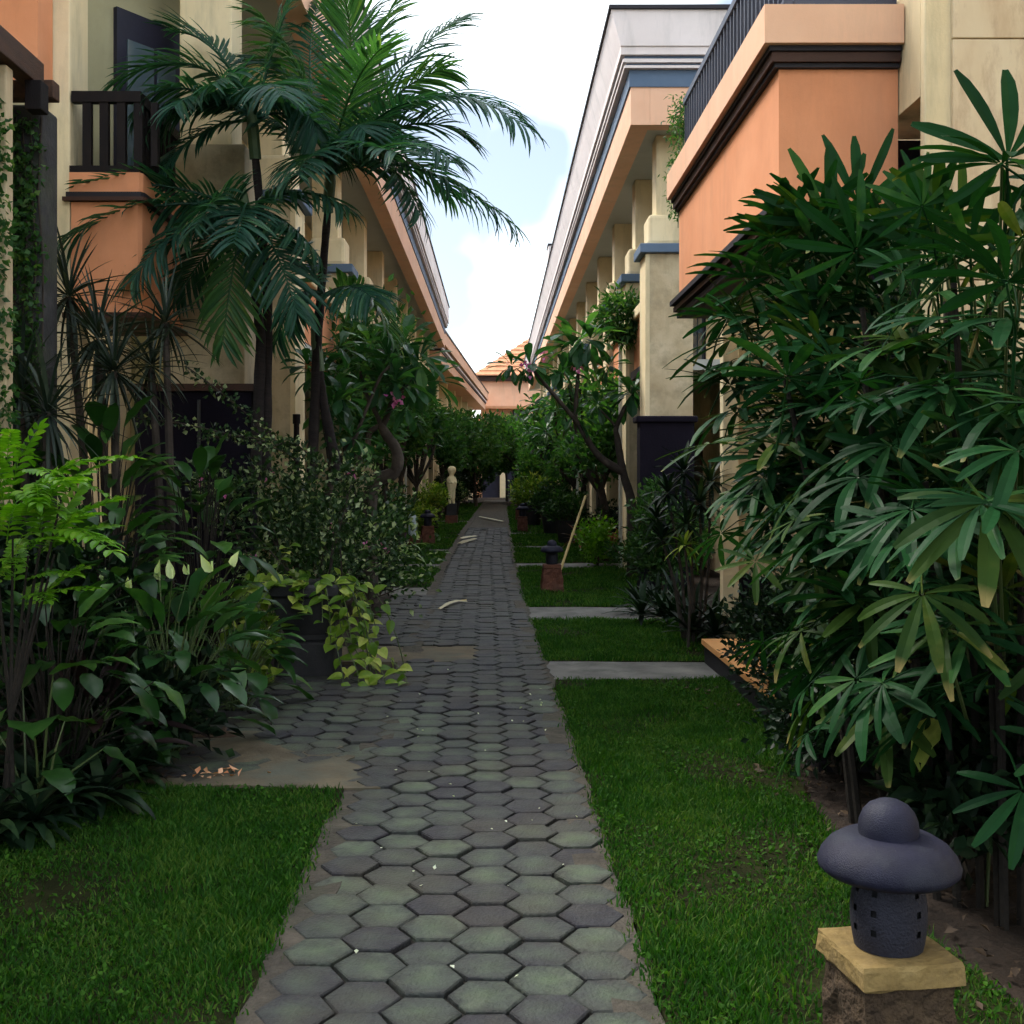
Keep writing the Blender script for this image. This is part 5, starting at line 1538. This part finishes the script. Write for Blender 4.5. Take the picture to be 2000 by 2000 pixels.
# containers near the left lantern
ct = thing('storage_canister', 'tall pale blue canister standing beside the left lantern', 'container', (-1.72, 24.3, 0))
MB().lathe([(.075, 0), (.08, .02), (.08, .40), (.06, .43), (.03, .45), (.03, .5), (0, .5)], 20, (-1.74, 24.3, .22)).obj('body', M['plastic_white'], ct, smooth=True)
MB().box(-1.9, -1.55, 24.15, 24.5, -.02, .22).obj('stand', M['red_brick'], ct, bevel=.01)
bg = thing('purple_bundle', 'dark purple cloth bundle next to the pale blue canister', 'bundle', (-2.05, 24.2, 0))
m = MB()
m.lathe([(.0, .0), (.20, .01), (.25, .12), (.22, .28), (.13, .42), (.07, .5), (.10, .58), (0, .6)], 18, (-2.08, 24.2, 0))
m.v = [q + np.random.default_rng(4).normal(size=q.shape) * .018 for q in m.v]
m.obj('sack', M['plastic_purple'], bg, smooth=True)
MB().lathe([(.07, .45), (.085, .47), (.085, .5), (.07, .52)], 14, (-2.08, 24.2, 0)).obj('tie', M['plastic_white'], bg, smooth=True)

# ------------------------------------------------------------------ frangipani and other trees
ROS = []
for i in range(4):
    me = rosette([15, 18, 14, 16][i], .30, .082, OBOV, lo=-45, hi=65, droop=.7).mesh('leaf_cluster')
    me.materials.append(G['frangipani']); ROS.append(me)


def frangipani(label, base, limbs, clusters, seed, flowers=None, r0=.06):
    """limbs: polylines with radii; clusters: leaf rosettes at the branch ends"""
    rg = random.Random(seed)
    t = thing('frangipani_tree', label, 'tree', (base[0], base[1], 0))
    for i, (pts, r) in enumerate(limbs):
        k = len(pts)
        fine, rr_ = [], []
        for a in range(k - 1):
            for q in range(5):
                u = q / 5
                p0_, p1_, p2_, p3_ = pts[max(a - 1, 0)], pts[a], pts[a + 1], pts[min(a + 2, k - 1)]
                p0_, p1_, p2_, p3_ = map(Vector, (p0_, p1_, p2_, p3_))
                fine.append(.5 * ((2 * p1_) + (p2_ - p0_) * u + (2 * p0_ - 5 * p1_ + 4 * p2_ - p3_) * u * u + (3 * p1_ - p0_ - 3 * p2_ + p3_) * u ** 3))
        fine.append(Vector(pts[-1]))
        n_ = len(fine)
        MB().tube(fine, [r * (1 - .5 * j / n_) * rg.uniform(.93, 1.07) for j in range(n_)], 9).obj('trunk' if i == 0 else 'limb', M['bark_grey'], t, smooth=True)
    for (p, s) in clusters:
        m = Matrix.Translation(p) @ Matrix.Rotation(rg.uniform(0, 6.28), 4, 'Z') @ Matrix.Rotation(rg.uniform(-.35, .35), 4, 'X') @ Matrix.Scale(s, 4)
        inst('leaf_cluster', rg.choice(ROS), t, m)
    if flowers:
        rng_ = np.random.default_rng(seed)
        v, f = cloud(rng_, [tuple(p) for p in flowers[0]], .03, 8, .07, .055)
        foliage_part('blossom', t, flowers[1], v, f)
    return t


def auto_frangi(label, x, y, h, spread, seed, n=7, cs=1.3):
    rg = random.Random(seed)
    b = (x, y, -.03)
    f0 = Vector((x + rg.uniform(-.15, .15), y, h * .35))
    limbs = [([b, Vector(b).lerp(f0, .5) + Vector((rg.uniform(-.08, .08), 0, 0)), f0], .075)]
    cl = []
    for k in range(n):
        az = k * 2.4 + seed
        e = Vector((x + math.cos(az) * spread * rg.uniform(.5, 1), y + math.sin(az) * spread * rg.uniform(.5, 1), h * rg.uniform(.6, 1.0)))
        mid = f0.lerp(e, .5) + Vector((math.cos(az) * .12, math.sin(az) * .12, -.05))
        limbs.append(([f0, mid, e], .04))
        cl.append((e, cs * rg.uniform(.85, 1.2)))
        e2 = mid + Vector((rg.uniform(-.3, .3), rg.uniform(-.3, .3), rg.uniform(.25, .5)))
        limbs.append(([mid, mid.lerp(e2, .5), e2], .025))
        cl.append((e2, cs * rg.uniform(.7, 1.0)))
        cl.append((mid.lerp(e, .6) + Vector((rg.uniform(-.2, .2), rg.uniform(-.2, .2), .15)), cs * .8))
    return frangipani(label, (x, y), limbs, cl, seed)


D = 16.6
frangipani('frangipani with forked trunk in front of the tan arcade columns', (1.9, D),
           [([at(1192, 960, D) - Vector((0, 0, 1.05)), at(1192, 960, D), at(1178, 900, D), at(1172, 870, D)], .085),
            ([at(1174, 885, D), at(1165, 830, D), at(1163, 806, D), at(1180, 765, D)], .055),
            ([at(1175, 890, D), at(1130, 860, D), at(1100, 815, D), at(1085, 790, D)], .06),
            ([at(1085, 790, D), at(1088, 740, D), at(1092, 690, D), at(1095, 650, D)], .035),
            ([at(1092, 800, D), at(1050, 750, D - .3), at(1020, 715, D - .5), at(1000, 690, D - .6)], .035),
            ([at(1163, 806, D), at(1140, 780, D), at(1128, 770, D)], .022)],
           [(at(1190, 745, D), 1.75), (at(1198, 735, D + .2), 1.4), (at(1095, 640, D), 2.2), (at(1080, 655, D + .3), 1.8), (at(1115, 640, D - .2), 1.7), (at(1000, 690, D - .6), 1.5), (at(965, 690, D - .6), 1.2), (at(1128, 765, D), 1.2), (at(1085, 785, D), 1.4), (at(1060, 700, D), 1.4), (at(1150, 690, D), 1.2), (at(1040, 745, D + .4), 1.3)], 300,
           flowers=([at(1000, 700, D - .7), at(992, 688, D - .7), at(1090, 690, D - .2), at(1022, 672, D)], M['petal_pink']))
D = 12.6
frangipani('frangipani with two curved grey trunks beside the slender palm', (-1.4, D),
           [([at(700, 960, D) - Vector((0, 0, 1.0)), at(700, 930, D), at(745, 890, D), at(748, 850, D), at(728, 818, D), at(718, 800, D)], .085),
            ([at(640, 960, D) - Vector((0, 0, .9)), at(655, 905, D), at(690, 850, D), at(698, 815, D), at(722, 800, D)], .05),
            ([at(722, 805, D), at(735, 770, D), at(742, 730, D), at(735, 690, D)], .035),
            ([at(720, 802, D), at(705, 770, D), at(690, 740, D), at(680, 700, D)], .03),
            ([at(735, 770, D), at(770, 720, D), at(790, 690, D)], .03)],
           [(at(735, 680, D), 1.5), (at(680, 690, D), 1.3), (at(790, 680, D), 1.5), (at(760, 650, D), 1.6), (at(715, 720, D), 1.3), (at(745, 720, D - .3), 1.3), (at(780, 730, D), 1.3), (at(700, 650, D + .3), 1.3), (at(820, 720, D + .5), 1.4), (at(765, 770, D), 1.1)], 301,
           flowers=([at(748, 748, D - .4), at(756, 752, D - .4)], M['petal_pink']))
D = 10.9
frangipani('small frangipani with a few drooping leaf rosettes before the orange columns', (-1.6, D),
           [([at(600, 960, D) - Vector((0, 0, 1.0)), at(625, 890, D), at(655, 870, D), at(652, 840, D), at(668, 830, D)], .045),
            ([at(655, 865, D), at(680, 800, D), at(715, 715, D), at(735, 690, D)], .02),
            ([at(625, 890, D), at(610, 790, D), at(605, 720, D)], .022)],
           [(at(665, 826, D), 1.15), (at(605, 705, D), 1.2), (at(645, 750, D), 1.2), (at(640, 655, D), 1.0), (at(625, 770, D), 1.1), (at(580, 690, D), 1.0)], 302)
auto_frangi('leafy frangipani shading the statue side of the path', -1.95, 20.5, 3.7, .7, 310, n=8, cs=1.5)
auto_frangi('frangipani rising behind the left lantern', -2.0, 28.0, 3.4, .75, 311, n=8, cs=1.7)
auto_frangi('frangipani beside the lantern lawn with low branches', 1.9, 22.5, 3.3, .65, 312, n=8, cs=1.5)
auto_frangi('frangipani over the dark pots on the far lawn', 1.85, 28.5, 3.4, .7, 313, n=8, cs=1.7)
auto_frangi('far frangipani whose crown meets the orange house view', 1.7, 36.0, 3.9, .9, 314, n=9, cs=2.0)


def leafy_tree(label, x, y, h, rx, ry, seed, mat='tree', twigs=120, per=26, L=.14, W=.07, crown=(.4, 1.0), flowers=None):
    rng_ = np.random.default_rng(seed)
    rg = random.Random(seed)
    t = thing('leafy_tree', label, 'tree', (x, y, 0))
    f0 = Vector((x + rg.uniform(-.1, .1), y, h * .4))
    MB().tube([(x, y, -.03), Vector((x, y, 0)).lerp(f0, .5) + Vector((rg.uniform(-.08, .08), 0, 0)), f0], [.09, .075, .06], 8).obj('trunk', M['bark_grey'], t, smooth=True)
    z0, z1 = h * crown[0], h * crown[1]
    P = []
    for k in range(7):
        c = (x + rg.uniform(-.5, .5) * rx, y + rg.uniform(-.5, .5) * ry, rg.uniform(z0 + .2 * (z1 - z0), z1 - .15 * (z1 - z0)))
        q = rg.uniform(.4, .65)
        P.append(ell_points(rng_, twigs // 7, c, (rx * q, ry * q, (z1 - z0) * .5 * q)))
    P = np.concatenate(P)
    v, f = cloud(rng_, P, .12, per, L, W, base=(x, y, z0))
    foliage_part('crown', t, G[mat], v, f)
    for k in range(8):
        e = Vector(P[rg.randrange(len(P))])
        MB().tube([f0 - Vector((0, 0, .05)), f0.lerp(e, .5) + Vector((0, 0, .1)), e], [.035, .022, .008], 6).obj('limb', M['bark_grey'], t)
    if flowers:
        v, f = cloud(rng_, P[rng_.choice(len(P), flowers[0])], .05, 6, .09, .07)
        foliage_part('blossom', t, flowers[1], v, f)
    return t


leafy_tree('green tree with purple flowers under the left eave', -1.95, 16.2, 3.7, .75, 1.2, 400, flowers=(5, M['petal_pink']), crown=(.45, 1.0))
leafy_tree('leafy tree overhanging the left lawn before the statue', -1.95, 24.0, 3.4, .7, 1.5, 401, L=.15)
leafy_tree('dense tree crown beyond the statue', -1.85, 38.2, 3.5, .85, 1.8, 402, L=.17, W=.09, flowers=(5, M['petal_white']))
leafy_tree('bright tree against the angled wing', -1.8, 43.0, 3.5, .9, 2.0, 403, L=.2, W=.1, flowers=(6, M['petal_pink']))
leafy_tree('far dark tree leaning over the path end', -.9, 52.0, 4.0, 1.6, 3.0, 404, L=.24, W=.12, mat='tree', crown=(.42, 1.0))
leafy_tree('leafy tree between the arcade columns', 1.85, 19.8, 3.1, .6, 1.0, 405, L=.13)
leafy_tree('green tree behind the leaning bamboo pole', 1.9, 25.5, 3.2, .65, 1.3, 406, L=.15)
leafy_tree('dense tree before the far arcade columns', 1.8, 32.0, 3.5, .75, 1.8, 407, L=.17, W=.09)
leafy_tree('far tree on the arcade side with pale flowers', 1.6, 44.0, 3.9, 1.0, 2.5, 408, L=.2, W=.1, flowers=(8, M['petal_white']), mat='tree')
leafy_tree('farthest tree closing the view in front of the orange house', .9, 58.0, 4.7, 2.2, 3.0, 409, L=.26, W=.13, mat='tree', crown=(.42, 1.0))

# wall plants
shrub('wall_fern', 'fern growing on the arcade column under its dark capital', 'fern', (1.95, 17.5), (.28, .2), 7.0, 4, 4, .1, .04, G['tree'], 500, stems=0, lobes=[((0, 0, 3.95), .1)]) if False else None
wf = thing('wall_fern', 'bushy fern growing on an arcade column below the dark capital', 'fern', (1.93, 17.6, 3.7))
rng = np.random.default_rng(501)
P = ell_points(rng, 70, (1.86, 17.55, 3.85), (.34, .3, .36))
v, f = cloud(rng, P, .07, 22, .12, .04, base=(1.95, 17.7, 3.8), droop=.35)
foliage_part('foliage', wf, G['tree'], v, f)
MB().lathe([(0, 3.45), (.1, 3.46), (.14, 3.6), (.12, 3.72), (0, 3.72)], 12, (1.86, 17.6, 0)).obj('root_ball', M['bark'], wf)
hp = thing('trailing_creeper', 'feathery creeper hanging down beside the blue balcony railing', 'creeper', (1.62, 10.1, 4.0))
P = np.stack([rng.uniform(1.54, 1.70, 90), rng.uniform(10.05, 10.2, 90), 3.75 + .95 * rng.uniform(0, 1, 90) ** 1.2], 1)
v, f = cloud(rng, P, .05, 18, .05, .016, droop=.6)
foliage_part('foliage', hp, G['tree'], v, f)
for k in range(5):
    MB().tube([(1.55 + .04 * k, 10.06, 3.6), (1.56 + .04 * k, 10.08, 4.3), (1.58 + .03 * k, 10.1, 4.7 - .1 * k)], .005, 4).obj('stem', M['stem'], hp)

# ------------------------------------------------------------------ small things
bp = thing('bamboo_pole', 'yellow bamboo pole leaning across behind the brick based lantern', 'pole', (1.1, 16.5, 0))
a, b_ = at(1055, 1082, 16.2), at(1105, 935, 17.4)
MB().tube([a.lerp(b_, k / 10) for k in range(11)], [.017 + (.003 if k % 2 else 0) for k in range(11)], 8).obj('culm', M['bamboo'], bp, smooth=True)
MB().tube([a, a + (a - b_).normalized() * .06], [.02, .012], 8).obj('tip', M['trim_brown'], bp)


def litter(label, pts, wdt, mat, cat='fallen leaf'):
    t = thing('fallen_frond', label, cat, (pts[0][0], pts[0][1], .04))
    m = MB()
    n_ = len(pts)
    v, f = [], []
    for i, (x, y) in enumerate(pts):
        a_ = Vector((pts[min(i + 1, n_ - 1)][0] - pts[max(i - 1, 0)][0], pts[min(i + 1, n_ - 1)][1] - pts[max(i - 1, 0)][1], 0)).normalized()
        s = Vector((-a_.y, a_.x, 0)) * wdt * (.3 + .7 * math.sin(math.pi * (i + .3) / (n_ - .2)))
        z = .052 + .02 * math.sin(i * 1.3)
        v += [(x + s.x, y + s.y, z), (x, y, z + .014), (x - s.x, y - s.y, z)]
        if i: f += [((i - 1) * 3, (i - 1) * 3 + 1, i * 3 + 1, i * 3), ((i - 1) * 3 + 1, (i - 1) * 3 + 2, i * 3 + 2, i * 3 + 1)]
    m.add(v, f).obj('blade', mat, t)
    MB().tube([(x, y, .062) for x, y in pts], [.006] * n_, 5).obj('midrib', M['bamboo'], t)


def gp(u, v_):
    d_ = 1.5 * 2222 / (v_ - 893)
    return ((u - 937) * d_ / 2222, d_)


litter('dry pale frond lying across the paved bay of the path', [gp(828, 1158), gp(845, 1150), gp(860, 1144), gp(880, 1141)], .035, M['dry'])
litter('dry pale frond on the path before the far lawns', [gp(866, 1030), gp(880, 1026), gp(895, 1021)], .10, M['dry'])
litter('pale dry leaf bundle at the path edge by the left lawn', [gp(868, 1020), gp(882, 1018), gp(896, 1016)], .10, M['dry'])
litter('thin dry frond across the far part of the path', [gp(905, 977), gp(925, 982), gp(950, 987)], .08, M['dry'])
ob = thing('fallen_blossom', 'small heap of orange pink petals on the sandy apron', 'petals', (*gp(435, 1478), .03))
rng = np.random.default_rng(600)
c = np.array([(gp(435, 1478)[0] + x, gp(435, 1478)[1] + y, .045) for x, y in rng.normal(size=(26, 2)) * (.09, .035)])
v, f = cloud(rng, c, .006, 1, .045, .03, up=2)
v[:, 2] = np.clip(v[:, 2], .034, None)
foliage_part('petal', ob, M['petal_orange'], v, f)
lt = rng.uniform(0, 1, (900, 2))
c = np.concatenate([np.stack([1.25 + lt[:, 0] * 1.6, 2.6 + lt[:, 1] * 5.5, np.full(900, .03)], 1), np.stack([-1.6 - lt[:500, 0] * 1.6, 4.6 + lt[:500, 1] * 4, np.full(500, .03)], 1)])
v, f = cloud(rng, c, .01, 1, .05, .026, up=2)
v[:, 2] = np.clip(v[:, 2], .006, .05)
lo = link('leaf_litter', fast_mesh('leaf_litter', v, f), M['litter'])
tag(lo, 'brown dead leaves scattered over the bed soil', kind='stuff')
c = np.stack([rng.uniform(-.65, .42, 40), rng.uniform(2.9, 9, 40), np.full(40, .042)], 1)
v, f = cloud(rng, c, .004, 1, .018, .012, up=2)
v[:, 2] = np.clip(v[:, 2], .038, None)
lo = link('path_debris', fast_mesh('path_debris', v, f), M['petal_white'])
tag(lo, 'tiny pale petals and leaf bits on the pavers', kind='stuff')

# deep shade fillers inside the beds
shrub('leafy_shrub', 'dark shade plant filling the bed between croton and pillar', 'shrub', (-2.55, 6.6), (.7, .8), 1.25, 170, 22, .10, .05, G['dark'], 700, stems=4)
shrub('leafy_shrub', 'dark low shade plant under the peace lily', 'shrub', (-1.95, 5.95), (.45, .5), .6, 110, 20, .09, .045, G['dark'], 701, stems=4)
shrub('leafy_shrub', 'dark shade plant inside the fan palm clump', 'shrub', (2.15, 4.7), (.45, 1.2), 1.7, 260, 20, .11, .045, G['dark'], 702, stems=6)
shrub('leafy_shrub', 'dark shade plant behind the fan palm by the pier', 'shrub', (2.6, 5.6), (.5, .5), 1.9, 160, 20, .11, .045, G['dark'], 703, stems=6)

leafy_tree('low dense tree hiding the end house doorway', .55, 63.0, 4.2, 1.8, 2.0, 410, L=.26, W=.13, mat='tree', crown=(.30, 1.0), twigs=160)
leafy_tree('dark tree between the angled wing and the path end', -1.1, 60.0, 3.8, 1.3, 2.0, 411, L=.26, W=.13, mat='tree', crown=(.28, 1.0), twigs=150)
leafy_tree('bushy tree beside the farthest lantern', 1.6, 39.0, 3.2, .8, 1.6, 412, L=.18, W=.09, crown=(.3, 1.0), twigs=140)
dp = thing('drain_pipe', 'thin black drain pipe standing before the orange column', 'pipe', (-2.05, 12.3, 0))
MB().tube([(-2.09, 12.3, -.02), (-2.09, 12.3, 2.1)], .03, 10).obj('tube', M['black_wood'], dp, smooth=True)
MB().tube([(-2.09, 12.3, 2.02), (-2.09, 12.3, 2.12)], .04, 10).obj('collar', M['black_wood'], dp, smooth=True)
shrub('leafy_shrub', 'dark low shade plant at the foot of the fan palm canes', 'shrub', (1.72, 4.3), (.3, .9), .8, 200, 20, .09, .045, G['dark'], 704, stems=4)
